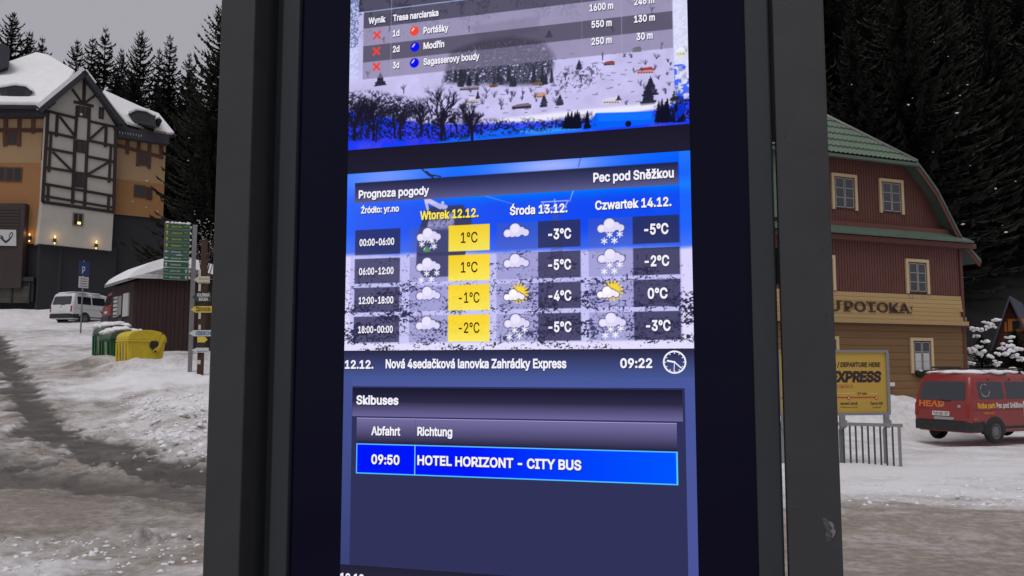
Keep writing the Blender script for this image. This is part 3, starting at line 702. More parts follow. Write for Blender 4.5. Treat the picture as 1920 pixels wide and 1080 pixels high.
v1, sp1, rp1, wa1 = van_on(134, 606, R_(20), 'parked_van', 'white passenger van seen from behind, snow on its roof, near the dark hotel base', M_VWHITE, Y=51)
v2, sp2, rp2, wa2 = van_on(205, 613, R_(52), 'parked_van', 'red van half hidden behind the dark red snowy shed', M_VRED2, Y=43.5)
v3, sp3, rp3, wa3 = van_on(1822, 833, R_(66), 'parked_van', 'red ski-hire van with roof bars and lettering parked beside the yellow and red house', M_VRED, Y=23.1)
def vsnow(root, x0, x1, hh, w_=.62):
    b = []
    for i in range(26):
        b.append((random.uniform(x0, x1), random.uniform(-w_, w_)*.9, 1.93, random.uniform(.3, .6), random.uniform(.2, .35), hh*random.uniform(.6, 1)))
    o = blobs('roof_snow', b, M_SNOW, None); o.parent = root; return o
vsnow(v1, .6, 2.4, .05); vsnow(v3, .7, 2.6, .07)
vsnow(v2, .6, 2.4, .06)
for s in (-1, 1): mkl('roof_rail_foot', [(x+dx, s*y, z) for x in (.9, 1.75, 2.4) for dx in (-.03, .03) for y, z in ((.83, 1.72), (.66, 1.98), (.6, 1.98), (.78, 1.72))], [tuple(8*i+j for j in q) for i in range(3) for q in ((0, 1, 2, 3), (4, 7, 6, 5), (0, 4, 5, 1), (1, 5, 6, 2), (2, 6, 7, 3))], M_BLACK, v3)
for x in (.9, 1.75, 2.4):
    o = piece('roof_bar', M_BLACK, (0, 0, 0), (.05, 1.5, .035), None); o.parent = v3; o.location = (x, 0, 2.03)
for y in (.35,):
    o = piece('roof_bar', M_BLACK, (0, 0, 0), (1.1, .05, .05), None); o.parent = v3; o.location = (.75, y, 2.07)
# lettering on the red van: local text
def ltext(root, nm, m, body, x0, x1, z, h, where, off=.014, bold=.02, waf=None, squash=1):
    V, Fc = glyphs(body, bold); wd = V[:, 0].max()-V[:, 0].min(); sx = (x1-x0)/wd; sy = h/glyphs('H')[0][:, 1].max(); out = []
    for a, b, c in V:
        t = (a-V[:, 0].min())*sx; zz = z+b*sy
        if where == 'right': out.append((x0+t, -(waf(zz)[0]+off+c*sy*.3), zz))
        else: out.append((waf(zz)[1]-off-c*sy*.3, -(x0+t), zz))
    return mkl(nm, out, Fc, m, root)
M_OR = mat('orange_decal', (.62, .15, .03), .5); M_YD = mat('yellow_decal', (.75, .38, .04), .5); M_WD = mat('white_decal', (.7, .68, .68), .5)
ltext(v3, 'lettering', M_OR, 'HEAD', -.72, .12, .98, .15, 'rear', waf=wa3, bold=.05)
ltext(v3, 'lettering', Mblk, 'TUC 83-57', -.24, .24, .765, .07, 'rear', waf=wa3, off=.02, bold=.02)
ltext(v3, 'lettering', M_YD, 'Rolba park', .3, 1.0, .965, .13, 'right', waf=wa3, bold=.04)
ltext(v3, 'lettering', M_WD, 'Pec pod Sněžkou', 1.04, 2.1, .965, .13, 'right', waf=wa3, bold=.03)
ltext(v3, 'lettering', M_OR, 'HEAD', .5, .95, .8, .06, 'right', waf=wa3, bold=.05)
ltext(v3, 'lettering', M_OR, '4motion', .0+.08, .3, .655, .05, 'right', waf=wa3, off=.016, bold=.03)
sp3('white_notice', M_WD, 2.15, 2.95, .60, 1.13, -1, .012, r=.02); sp3('grey_print', M_GREY, 2.25, 2.9, .86, .868, -1, .016, r=.003); sp3('grey_print', M_GREY, 2.25, 2.9, .74, .748, -1, .016, r=.003)
rp3('oval_sticker', mat('grey_sticker', (.3, .32, .33), .5), -.42, .22, .635, .71, .016, r=.037)
rp3('heart_sticker', MATS['grey_sticker'], -.62, -.53, .97, 1.05, .014, r=.03)
dots = []
for k in range(22):
    a = 2*math.pi*k/22
    if 0 < k < 3: continue
    zz = 1.44+.17*math.sin(a); dots.append((.68+.17*math.cos(a), -(wa3(zz)[0]+.012), zz, .014, .004, .014))
o = blobs('ring_of_letters', dots, M_WD, None, sub=0); o.parent = v3

# ------------------------------------------------------------------ shed
M_SHED = mat('dark_red_boards', (.03, .012, .012), .85, .25, 4, .4, 20, obj=.12)
cY = 36; q = P(250, 617, cY); SF = Plane(P(250, 560, cY), R_(5)); SS = Plane(P(250, 560, cY), R_(5))
sw = SF.px(425, 560)[0]; zt = SF.px(250, 527)[1]; zp = SF.px(338, 503)[1]; z0 = gz(q[0], cY)-.4
shed = thing('wooden_shed', 'low dark red wooden shed with a thick rounded cap of snow on its roof', 'shed', (q[0], cY, z0+.4))
sp_ = SF.px(338, 503)[0]
dep = 3.6
bv = np.array([-.62, .78, 0])*dep
prism('wall', M_SHED, [SF.w(0, z0), SF.w(sw, z0), SF.w(sw, zt), SF.w(sp_, zp), SF.w(0, zt)], bv, shed)
nb_ = 22
for i in range(nb_):
    a = sw*i/nb_; b = sw*(i+1)/nb_; h_ = lambda s: zt+(zp-zt)*(s/sp_ if s < sp_ else (sw-s)/(sw-sp_))
    poly('board', M_SHED, SF, [(a+.008, z0), (b-.008, z0), (b-.008, h_(b)-.02), (a+.008, h_(a)-.02)], 0, .02+.006*(i % 2), shed, pix=False)
# fascia and snow, profile extruded back
def roofprof(off, top):
    s = np.linspace(-.15, sw+.3, 26); zz = [h_(x)+off for x in s]; return s, zz
s, zz = roofprof(.0, 0)
def extr(name, m, prof, k, back, bevel=0): return prism(name, m, [SF.w(a, b, k) for a, b in prof], back, shed, bevel)
extr('roof', M_GREY, [(a, b+.02) for a, b in zip(s, zz)]+[(a, b+.13) for a, b in zip(s[::-1], zz[::-1])], .3, bv*1.1)
pf = [(a, b+.135) for a, b in zip(s, zz)]+[(a*.99+.02, b+.14+.42*min(1, ((i+.0)/(6.))**.5)*min(1, ((25-i)/4.)**.5)) for i, (a, b) in reversed(list(enumerate(zip(s, zz))))]
sn_ = extr('roof_snow', M_SNOW, pf, .33, bv*1.1)
sn_.modifiers.new('bevel', 'BEVEL').width = .1; sn_.modifiers['bevel'].segments = 3
for p in sn_.data.polygons: p.use_smooth = True
# side wall openings
SW = Plane(SF.w(0, 0), math.atan2(-bv[1], -bv[0]))
Ls = np.linalg.norm(bv)
def swbox(nm, m, a, b, c, d, k0, k1): return pbox(nm, m, SW, -a*Ls, -b*Ls, c, d, k0, k1, shed)
sw_z = zt-.15
swbox('window', M_GLASS, .48, .62, sw_z-1.2, sw_z-.35, 0, .04); swbox('shutter', M_CURT, .66, .84, sw_z-1.25, sw_z-.35, 0, .06); swbox('shutter', M_CURT, .16, .4, sw_z-1.3, sw_z-.3, 0, .06)
for i in range(5): swbox('shutter_slat', M_SHED, .66, .84, sw_z-1.2+.18*i, sw_z-1.16+.18*i, .06, .075); 
swbox('door', mat('green_door', (.03, .045, .035), .8), .42, .6, z0, sw_z-1.35, 0, .05)
# ------------------------------------------------------------------ parking sign
x, y = hit(151, 625); z = gz(x, y)-.2
pk_ = thing('parking_sign', 'thin grey pole with a blue parking sign standing before the white van', 'sign', (x, y, z+.2))
top = P(154, 489, y)
tube('pole', M_GREY, [(x, y, z), (x, y, top[2])], .04, pk_)
PP = Plane((x, y), R_(62))
M_BLUE = mat('blue_sign', (.02, .06, .19), .5)
def cz(v, y_): return P(154, v, y_)[2]
pbox('sign_plate', M_BLUE, PP, -.30, .30, cz(517, y), cz(491, y), .045, .06, pk_)
pbox('time_plate', M_WD, PP, -.28, .28, cz(540, y), cz(519, y), .045, .06, pk_)
V_, F_ = glyphs('P', .02); hh = cz(495, y)-cz(513, y); mk('lettering', [PP.w(-.14+a*.45, cz(513, y)+b*hh/.72, .063+c*.05) for a, b, c in V_], F_, M_WD, pk_)
for i in range(4): pbox('print_line', Mblk, PP, -.2, .2, cz(537-i*4.5, y), cz(536-i*4.5, y), .06, .062, pk_)

# ------------------------------------------------------------------ containers
M_YEL = mat('yellow_plastic', (.62, .47, .02), .5, .12, 3, .15, 10)
M_GRN = mat('green_plastic', (.02, .1, .035), .5, .15, 3)
M_GLID = mat('weathered_green_lid', (.09, .12, .09), .6, .3, 6)
M_DIRT = mat('grimy_plastic', (.26, .25, .17), .8, .5, 14)
def container(label, pos, rz, body, lid, group, ww=1.3):
    t = thing('waste_container', label, 'container', pos, rz, group)
    def ex(nm, m, prof, y0, y1, bev=.02, par=t):
        n = len(prof); V = [(a, y0, b) for a, b in prof]+[(a, y1, b) for a, b in prof]
        return mkl(nm, V, [tuple(range(n)), tuple(range(2*n-1, n-1, -1))]+[(i, n+i, n+(i+1) % n, (i+1) % n) for i in range(n)], m, par, bevel=bev)
    ex('body', body, [(.02, .0), (ww-.12, 0), (ww+.02, .92), (ww, 1.0), (.0, 1.0), (-.03, .92)], -.5, .5)
    ex('rim', body, [(-.05, .93), (ww+.05, .93), (ww+.05, 1.0), (-.05, 1.0)], -.54, .54)
    pr = [(-.03, 1.0)]+[(ww*(.5-.53*math.cos(R_(a))), 1.0+.36*math.sin(R_(a))**.7) for a in range(12, 169, 12)]+[(ww+.05, 1.0)]
    ex('lid', lid, pr, -.53, .53)
    for i in range(4): ex('rib', body, [(.08+.0*i, .1), (.14, .1), (.14, .9), (.08, .9)] if i == 0 else [(ww-.3, .5), (ww-.28, .5), (ww-.28, .8), (ww-.3, .8)], -.52, -.49) if i < 2 else None
    dd = [(.78, .98), (1.0, .98)]+[(.89+.16*math.cos(R_(a)), .82+.16*math.sin(R_(a))) for a in range(0, -181, -30)]
    ex('round_opening', M_BLACK, [(a*ww/1.3, b) for a, b in dd], -.548, -.53, 0)
    arm = [(1.15, 1.22), (1.28, 1.1), (1.08, .68), (1.0, .56), (.9, .53), (.84, .6), (.88, .68), (1.02, .78)]
    ex('lid_arm', lid, [(a*ww/1.3, b) for a, b in arm], -.58, -.55, .01)
    c = [(.92+.04*math.cos(R_(a)), .6+.04*math.sin(R_(a))) for a in range(0, 360, 45)]; ex('pivot_bolt', M_BLACK, [(a*ww/1.3, b) for a, b in c], -.6, -.58, 0)
    c = [(1.17+.03*math.cos(R_(a)), 1.22+.03*math.sin(R_(a))) for a in range(0, 360, 45)]; ex('pivot_bolt', M_BLACK, [(a*ww/1.3, b) for a, b in c], -.56, -.53, 0)
    for yy in (-.42, .42):
        for xx in (.12, ww-.2): ex('wheel', M_BLACK, [(xx+.08*math.cos(R_(a)), -.06+.08*math.sin(R_(a))) for a in range(0, 360, 30)], yy-.03, yy+.03, 0)
    # short side: ribs and grime
    for yy in (-.35, -.1, .15, .4): ex('side_rib', body, [(-.06, .05), (-.0, .05), (-.03, .9), (-.08, .9)], yy-.04, yy+.04, .01)
    ex('grime_strip', M_DIRT, [(-.035, .1), (-.01, .1), (-.04, .85), (-.075, .85)], -.30, -.14, 0)
    ex('handle', M_BLACK, [(ww+.04, .86), (ww+.12, .84), (ww+.12, .89), (ww+.04, .9)], -.3, .3, .01)
    return t
yY = 29.3; q = P(239, 694, yY)+np.array([-.36, .35, 0])
yc = container('large yellow recycling container with a rounded lid and dark side opening', (q[0], q[1], q[2]+.06), R_(46), M_YEL, M_YEL, None, 1.3)
yc.scale = (.98, .98, .98)
q = P(206, 680, 30.6)+np.array([-.36, .35, 0])
gc = container('green recycling container under snow, directly left of the yellow one', (q[0], q[1], q[2]), R_(46), M_GRN, M_GLID, 'green containers beside the yellow one', 1.2)
q = P(192, 668, 32)+np.array([-.36, .35, 0]); gc2 = container('green container with snowy hanging lid, farthest left of the row', (q[0], q[1], q[2]), R_(44), M_GRN, M_GLID, 'green containers beside the yellow one', 1.2)
gc.scale = gc2.scale = (1, 1, .88)
def csnow(name, c, lab, a=R_(46)):
    b = []
    for i in range(30):
        p, q_ = random.uniform(.05, 1.15), random.uniform(-.5, .45); b.append((c[0]+p*math.cos(a)-q_*math.sin(a), c[1]+p*math.sin(a)+q_*math.cos(a), c[2]-.32*abs(p-.6)**1.5+random.uniform(-.03, .05), random.uniform(.16, .28), random.uniform(.14, .2), random.uniform(.06, .13)))
    return blobs(name, b, M_SNOW, label=lab, cat='snow')
csnow('snow_cap', (gc.location[0], gc.location[1], gc.location[2]+1.22), 'cap of snow lying on the nearer green container')
csnow('snow_cap', (gc2.location[0], gc2.location[1], gc2.location[2]+1.22), 'cap of snow lying on the farthest left green container')

# ------------------------------------------------------------------ signposts
M_CYC = mat('green_sign', (.012, .1, .05), .5, .06, 8); M_CYEL = mat('yellow_print', (.5, .38, .03), .5); M_CWH = mat('pale_print', (.42, .5, .45), .5)
sY = 27; x = P(352, 702, sY)[0]; z = P(352, 702, sY)[2]
cs = thing('cycle_signpost', 'tall grey pole carrying a stack of nine green direction panels', 'signpost', (x, sY, z))
tp = P(362, 422, sY)
CP = Plane((x+.05, sY), R_(24))
pbox('pole', M_GREY, CP, -.055, .075, z-.3, tp[2], -.07, .07, cs)
names = ['Žací Pec', 'Lesovna', 'Temný Důl', 'Pěnkavčí', 'Růžohorky', 'Krkonošovská', 'Pražská Bouda', 'JANOVA LOUKA', 'Bouda']
for i in range(9):
    v0 = 422+i*11.75; dl = -i*.45
    ul = 309+dl; ur = 356.5+dl*.9
    zt_ = P(330, v0, sY)[2]; zb_ = P(330, v0+10.8, sY)[2]; a = CP.px(ul, v0+5, .1)[0]; b = CP.px(ur, v0+5, .1)[0]
    pn = pbox('sign_panel', M_CYC, CP, a, b, zb_, zt_, .08, .10, cs)
    pc = M_CYEL if i < 4 else M_CWH
    rim_ = [(a, b, zt_-.012, zt_), (a, b, zb_, zb_+.012), (a, a+.014, zb_, zt_), (b-.014, b, zb_, zt_)]
    for r4 in rim_: pbox('panel_edge', M_GREY, CP, *r4, .1, .104, cs)
    W_ = b-a; Hh = zt_-zb_; zc = (zt_+zb_)/2
    def local(body, fx0, fx1, fz, fh, m_):
        V, Fc = glyphs(body, .03); mn, mxx = V[:, 0].min(), V[:, 0].max()
        return mk('lettering', [CP.w(a+W_*(fx0+(p-mn)/(mxx-mn)*(fx1-fx0)), zb_+Hh*fz+q_*Hh*fh/.72,   .1065+c*.03) for p, q_, c in V], Fc, m_, cs)
    up = i not in (4, 5); left_side = i < 7
    cx = a+W_*(.1 if left_side else .9); d_ = .06
    ar = [(-.018, -d_), (.018, -d_), (.018, .0), (.05, .0), (0, d_), (-.05, 0), (-.018, 0)]
    if not up: ar = [(-q_, p) for p, q_ in ar]
    poly('arrow', pc, CP, [(cx+p, zc+q_) for p, q_ in ar][::-1], .1, .107, cs, pix=False)
    local(names[i], .27 if left_side else .25, .68, .32, .36, pc)
    if i not in (6,): local('%d' % (3+i) if False else '—', .76 if left_side else .05, .93 if left_side else .18, .4, .5, pc)
    # pipe clamp
    pbox('clamp', M_WD, CP, b-.02, b+.05, zc-.03, zc+.03, .04, .09, cs)
blobs('snow_cap', [(*CP.w(-.2-.12*i, P(330, 421, sY)[2], .09), .09, .04, .03+.02*random.random()) for i in range(6)], M_SNOW, cs, sub=0)
M_WOOD = mat('brown_post_wood', (.06, .028, .02), .85, .3, 12, .4, 30, stretch=(1, 1, .2))
x = P(375, 700, 26.6)[0]; z = P(375, 700, 26.6)[2]; tp = P(381, 450, 26.6)
ws = thing('wooden_signpost', 'brown wooden post with several small arrow signs next to the display frame', 'signpost', (x, 26.6, z))
WP = Plane((x, 26.6), R_(2))
pbox('post', M_WOOD, WP, -.075, .085, z-.3, tp[2], -.08, .08, ws)
M_CREAM = mat('cream_sign', (.5, .47, .38), .6); M_DGR = mat('dark_green_sign', (.02, .05, .035), .6); M_YS = mat('yellow_arrow_sign', (.6, .48, .05), .6); M_WS = mat('white_arrow_sign', (.5, .54, .54), .6)
M_NAVY = mat('navy_print', (.02, .05, .2), .6)
def arrow(u0, v0, u1, v1, m, body=None, pm=None, right=False, k=.1, lines=1, cap=None):
    vm = (v0+v1)/2; t_ = min(9, (u1-u0)*.3)
    pts = [(u0+t_, v0), (u1, v0), (u1, v1), (u0+t_, v1), (u0, vm)] if not right else [(u0, v0), (u1-t_, v0), (u1, vm), (u1-t_, v1), (u0, v1)]
    o = poly('arrow_sign', m, WP, pts[::-1], k, k+.025, ws)
    a = u0+t_ if not right else u0+1; b = u1-2 if not right else u1-t_
    if body:
        for j, bd in enumerate(body):
            h_ = (v1-v0)/(len(body)); c_ = h_*.58 if len(body) == 1 else h_*.68; bl = v0+h_*(j+.5)+c_/2
            text('lettering', pm, WP, bd, a+(1 if len(bd) > 6 else 4), bl, b-(0 if len(bd) > 6 else 3), bl, c_, ws, k=k+.028, bold=.03)
    return o
arrow(363, 518, 393, 531, M_CREAM, ['.........', '.........'], Mblk)
arrow(360, 549, 395, 565, M_DGR, ['KOLÍNSKÁ', 'BOUDA'], M_WD); arrow(357, 574, 397, 586, M_YS, ['ŽIŽKOVA BOUDA'], Mblk)
arrow(354, 619, 400, 630.5, M_WS, ['ODDECH'], M_NAVY); arrow(370, 631, 389, 642, M_YS, None, None, True, k=.14)
arrow(359, 652, 391, 661, M_WS, ['...........'], Mblk, k=.14)
for v0, v1 in ((505, 518), (532, 546), (586, 598), (609, 618)): pxbox('small_plate', M_CREAM, WP, 372, v0, 376.5, v1, .1, .12, ws)
pxbox('trail_marker', M_CREAM, WP, 369, 675, 376, 683, .081, .09, ws)
pxbox('post_box', M_BLACK, WP, 368, 643, 381, 651, .081, .16, ws)

# ------------------------------------------------------------------ yellow and red house (right)
M_RWALL = mat('red_board_cladding', (.12, .043, .034), .8, .12, 2, .2, 20, obj=.08)
M_YPLANK = mat('pale_yellow_planks', (.43, .295, .13), .75, .16, 3, .4, 12, obj=.1, stretch=(.5, 1, 4))
M_BPLANK = mat('ochre_brown_planks', (.215, .118, .045), .75, .16, 3, .4, 12, obj=.12, stretch=(.5, 1, 4))
M_CREAMW = mat('cream_window_trim', (.55, .42, .24), .7, .15, 8, obj=.06)
M_SASH = mat('brown_sash', (.07, .04, .028), .6, .2, 8)
M_BAR = mat('pale_glazing_bar', (.36, .35, .33), .7)
M_TILE = mat('green_roof_tiles', (.105, .155, .11), .55, .15, 3, .2, 20)
M_TILED = mat('green_roof_sheet', (.075, .115, .09), .55, .2, 2, .2, 20)
M_RCORN = mat('dark_red_trim', (.10, .03, .024), .7, .15, 6)
HF = Plane(P(1810, 700, 33), R_(22)); hz0 = -.9
house = thing('guesthouse', 'red and yellow timber guesthouse with green tiled hip roof and painted name U POTOKA', 'house', (*P(1810, 700, 33)[:2], -.4))
G = house; bkv = np.array([-HF.n[0], -HF.n[1], 0])
zl = lambda u, v, k=0: HF.px(u, v, k)[1]; sl_ = lambda u, v, k=0: HF.px(u, v, k)[0]
sW1 = sl_(1812, 690); sW0 = 2*sl_(1552, 300)-sW1
zY0, zY1 = zl(1700, 609), zl(1700, 552)          # yellow band
zG0, zG1 = zl(1700, 447), zl(1700, 424)          # green pent roof
pbox('core_wall', M_BPLANK, HF, sW0, sW1-.02, hz0, zY0, -9, -.03, G)
pbox('core_wall', M_RWALL, HF, sW0, sW1-.15, zY0, zG1, -9, -.03, G)
n = 16; ph = (zY0-hz0)/n
for i in range(n):
    pbox('plank', M_BPLANK, HF, sW0, sW1-.12, hz0+i*ph+.012, hz0+(i+1)*ph, -.03, .0+.006*(i % 3), G)
n = 7; ph = (zY1-zY0)/n; flare = [.2, .13, .08, .04, .02, .01, 0]
for i in range(n):
    pbox('plank', M_YPLANK, HF, sW0, sW1-.16+flare[i]*.6, zY0+i*ph+.01, zY0+(i+1)*ph, -.03, .05+flare[i]+.004*(i % 2), G)
pbox('band_underside', M_RCORN, HF, sW0, sW1-.02, zY0-.05, zY0, -.03, .22, G)
# upper red walls with narrow vertical boards
sR1 = sW1-.17
bs = []
def boards(nm, s0, s1, zfn0, zfn1, k, step=.13):
    V = []; Fc = []; s = s0
    while s < s1-.02:
        e_ = min(s+step, s1); b0 = len(V)
        for (a, kk) in ((s+.012, k), (s+.012, k+.018), (e_-.012, k+.018), (e_-.012, k)):
            V.append(HF.w(a, zfn0(a), kk)); V.append(HF.w(a, zfn1(a), kk))
        for j in range(3): Fc.append((b0+2*j, b0+2*j+2, b0+2*j+3, b0+2*j+1))
        s = e_
    o = mk(nm, V, Fc, M_RWALL, G); o['kind'] = 'stuff'; return o
boards('narrow_board_cladding', sW0, sR1, lambda s: zY1, lambda s: zG0+.1, .0)
gp = [HF.px(1718, 302), HF.px(1740, 345), HF.px(1762, 390), HF.px(1786, 432)]
sc = sl_(1552, 300); zt_g = gp[0][1]
gs = np.array([p[0] for p in gp]); gz_ = np.array([p[1] for p in gp])
def gtop(s):
    s = sc+abs(s-sc)
    return float(zt_g+.05 if s < gs[0] else np.interp(s, gs, gz_))
boards('narrow_board_cladding', 2*sc-gs[-1], gs[-1], lambda s: zG1-.05, gtop, -.35)
gpoly = [(2*sc-gs[-1], zG1-.2), (gs[-1], zG1-.2)]+[(a, b) for a, b in zip(gs[::-1], gz_[::-1])]+[(2*sc-a, b) for a, b in zip(gs, gz_)]
poly('gable_wall', M_RWALL, HF, gpoly, -.6, -.35, G, pix=False)
# pent roof strip
sp0, sp1 = sW0, sl_(1800, 440)
mk('pent_roof', [HF.w(sp0, zG1+.04, -.34), HF.w(sl_(1786, 430), zG1+.04, -.34), HF.w(sl_(1824, 456, .35), zG0-.0, .42), HF.w(sp0, zG0-.0, .42),
    HF.w(sp0, zG1-.03, -.34), HF.w(sl_(1786, 430), zG1-.03, -.34), HF.w(sl_(1824, 456, .35), zG0-.07, .42), HF.w(sp0, zG0-.07, .42)],
   [(3, 2, 1, 0), (4, 5, 6, 7), (3, 7, 6, 2), (2, 6, 5, 1), (0, 1, 5, 4), (0, 4, 7, 3)], M_TILED, G)
pbox('pent_soffit', M_RWALL, HF, sp0, sl_(1818, 462), zG0-.26, zG0-.08, -.03, .3, G)
# main mansard roof: shell along the right profile going back
prof = [HF.px(*p, .25) for p in [(1716, 296), (1733, 318), (1760, 356), (1786, 408), (1806, 447), (1822, 466), (1840, 487)]]
def shell(nm, prof, th, k0, back, m):
    q = [HF.w(a, b, k0) for a, b in prof]; r = [p-np.array([0, 0, th]) for p in q]; n = len(q); bb = bkv*back
    V = q+r+[p+bb for p in q]+[p+bb for p in r]; Fc = []
    for i in range(n-1): Fc += [(i, i+1, n+i+1, n+i), (i, 2*n+i, 2*n+i+1, i+1), (n+i, n+i+1, 3*n+i+1, 3*n+i), (2*n+i, 3*n+i, 3*n+i+1, 2*n+i+1)]
    Fc += [(0, n, 3*n, 2*n), (n-1, 3*n-1, 4*n-1, 2*n-1)]
    return mk(nm, V, Fc, m, G)
shell('roof', prof, .13, .25, 9.5, M_TILED); shell('roof', [(2*sc-a, b) for a, b in prof][::-1], .13, .25, 9.5, M_TILED)
pv = [(a-.03, b-.12) for a, b in prof]
for i in range(len(prof)-1):
    for mir in (0, 1):
        (a, b), (c, d) = pv[i], pv[i+1]
        if mir: a, c = 2*sc-a, 2*sc-c
        L = math.hypot(c-a, d-b); piece('verge_board', M_RCORN, HF.w((a+c)/2, (b+d)/2-.08, .2), (L+.02, .04, .16), G, HF.a, tilt=math.atan2(d-b, c-a))
# hip roof with stepped wavy tiles
ap = HF.px(1552, 186, -2.9); e0 = HF.px(1720, 300, .3); hz1 = ap[1]; hz2 = HF.px(1552, 285, .3)[1]
hw = e0[0]-sc; apx = sc
rows = 9; V = []; Fc = []; NX = 150
for r_ in range(rows):
    for ed in (0, 1):
        f = (r_+ed)/rows; half = max(.02, hw*(1-f)); kk = .3+f*(-2.9-.3); zz = hz2+f*(hz1-hz2)
        for i in range(NX+1):
            s = apx-half+2*half*i/NX; wv = .022*math.cos(2*math.pi*s/.22)+(.05 if ed == 0 else 0.0)
            V.append(HF.w(s, zz+wv, kk+.03*(1-ed)))
for r_ in range(2*rows-1):
    for i in range(NX): a = r_*(NX+1)+i; Fc.append((a, a+1, a+NX+2, a+NX+1))
o = mk('hip_tiles', V, Fc, M_TILE, G, smooth=False); o['kind'] = 'stuff'
pbox('eaves_fascia', M_TILED, HF, sc-hw-.1, sc+hw+.05, hz2-.13, hz2-.02, .15, .32, G)
for sg in (-1, 1):
    a = HF.w(sc, hz1+.08, -2.9); b = HF.w(sc+sg*hw, hz2+.06, .3); tube('hip_ridge', M_GREY, [a, b], .07, G, 6)
    # main roof planes above the hip behind
    q0 = HF.w(sc+sg*hw, hz2, .3); q1 = HF.w(sc, hz1, -2.9); mk('roof', [q0, q1, q1+bkv*7, q0+bkv*9.5], [(0, 1, 2, 3)], M_TILE, G, solid=.04)
tube('ridge', M_GREY, [HF.w(sc, hz1+.07, -2.8), HF.w(sc, hz1+.07, -9)], .09, G, 6)
mk('roof', [HF.w(sl_(1438, 408), zl(1450, 408), .1), HF.w(sl_(1500, 408), zl(1450, 408), .1), HF.w(sl_(1490, 300), zl(1450, 250), -.25), HF.w(sl_(1444, 300), zl(1450, 250), -.25)], [(0, 1, 2, 3)], M_TILE, G, solid=.05)
pbox('corner_post', M_RCORN, HF, sW1-.15, sW1-.01, zY0, zG0-.1, -.1, .07, G)
pbox('corner_post', M_RCORN, HF, sW1-.13, sW1+.05, hz0, zY0-.02, -.1, .03, G)
beam('corner_flare', M_RCORN, HF, (1806, 585), (1812, 611), .08, .0, .22, G)
# windows
def gwin(u0, v0, u1, v1, k=0., curtain=0., box=False, dirt=False):
    s0, z1 = HF.px(u0, v0, k); s1, z0 = HF.px(u1, v1, k); t = .115
    fr_ = pbox('window', M_SASH, HF, s0+t, s1-t, z0+.05, z1-t, k-.02, k+.03, G)
    base = Matrix.Translation(Vector(worg(G))) @ Matrix.LocRotScale(fr_.location, fr_.rotation_euler, fr_.scale); inv = base.inverted()
    def sub(nm, mm, a, b, c, d, k0, k1):
        o = piece(nm, mm, HF.w((a+b)/2, (c+d)/2, (k0+k1)/2), (b-a, k1-k0, d-c), None, HF.a); o.parent = fr_; o.matrix_parent_inverse = inv
    sub('window_frame', M_CREAMW, s0, s0+t, z0, z1-t*.0, k, k+.07); sub('window_frame', M_CREAMW, s1-t, s1, z0, z1, k, k+.07); sub('window_frame', M_CREAMW, s0+t, s1-t, z1-t, z1, k, k+.075)
    a, b, c, d = s0+t+.07, s1-t-.07, z0+.1, z1-t-.06; m_ = (a+b)/2
    for (x0, x1) in ((a, m_-.03), (m_+.03, b)):
        for j in range(3):
            h = (d-c)/3; sub('pane', M_VGL, x0+.02, x1-.02, c+j*h+.012, c+(j+1)*h-.012, k+.03, k+.036)
        for j in range(4): sub('glazing_bar', M_BAR, x0, x1, c+j*(d-c)/3-.011, c+j*(d-c)/3+.011, k+.03, k+.048)
        for x in (x0, x1): sub('glazing_bar', M_BAR, x-.011, x+.011, c+.012, d-.012, k+.03, k+.046)
        if curtain: sub('curtain', M_CURT, x0+.03, x1-.03, c+.02, c+(d-c)*curtain, k+.037, k+.042)
    if box:
        o = blobs('flower_box', [(*HF.w(s0+t+.1+i*.1, z0-.02, k+.15), .12, .1, .14) for i in range(int((s1-s0)/.1)-2)], M_TREE, G)
        blobs('snow_cap', [(*HF.w(s0+t+.15, z0+.1, k+.2), .1, .06, .03)], M_SNOW, G)
gwin(1557, 324, 1607, 396, -.33); gwin(1646, 334, 1694, 403, -.33)
gwin(1696, 485, 1742, 552, .02); gwin(1516, 476, 1566, 545, .02)
gwin(1705, 633, 1750, 700, .01, .62, True); gwin(1528, 630, 1573, 700, .01, .6); gwin(1400, 630, 1437, 700, .01)
for uu in (1709, 1714, 1731, 1736): beam('icicle', M_BAR, HF, (uu, 553), (uu-1, 559), .03, .06, .09, G)
# name on the wall: raised letters with slab serifs
M_LET = mat('brown_letters', (.05, .018, .013), .7)
kk = .125
text('lettering', M_LET, HF, 'U', 1554, 582.5, 1575, 583, 18.5, G, k=kk, bold=.016, ext=.012)
text('lettering', M_LET, HF, 'POTOKA', 1584, 584, 1706, 586.5, 18.5, G, k=kk, bold=.016, ext=.012)
def serif(u0, u1, v): 
    a, z = HF.px(u0, v, kk); b, _ = HF.px(u1, v, kk); pbox('lettering', M_LET, HF, a, b, z-.02, z+.02, kk, kk+.027, G)
for (u0, u1, v) in [(1551, 1562, 564), (1568, 1579, 564.5), (1581, 1594, 582.5), (1628, 1642, 584), (1666, 1677, 585.5), (1678, 1688, 586), (1687, 1696, 586), (1699, 1709, 586.5)]: serif(u0, u1, v)
brush(HF, [(1711, 573), (1708.5, 577), (1711, 582)], .03, kk+.01, M_LET, G, 'lettering')
pxbox('wall_lamp', M_WD, HF, 1669, 717, 1678, 724, .02, .25, G)
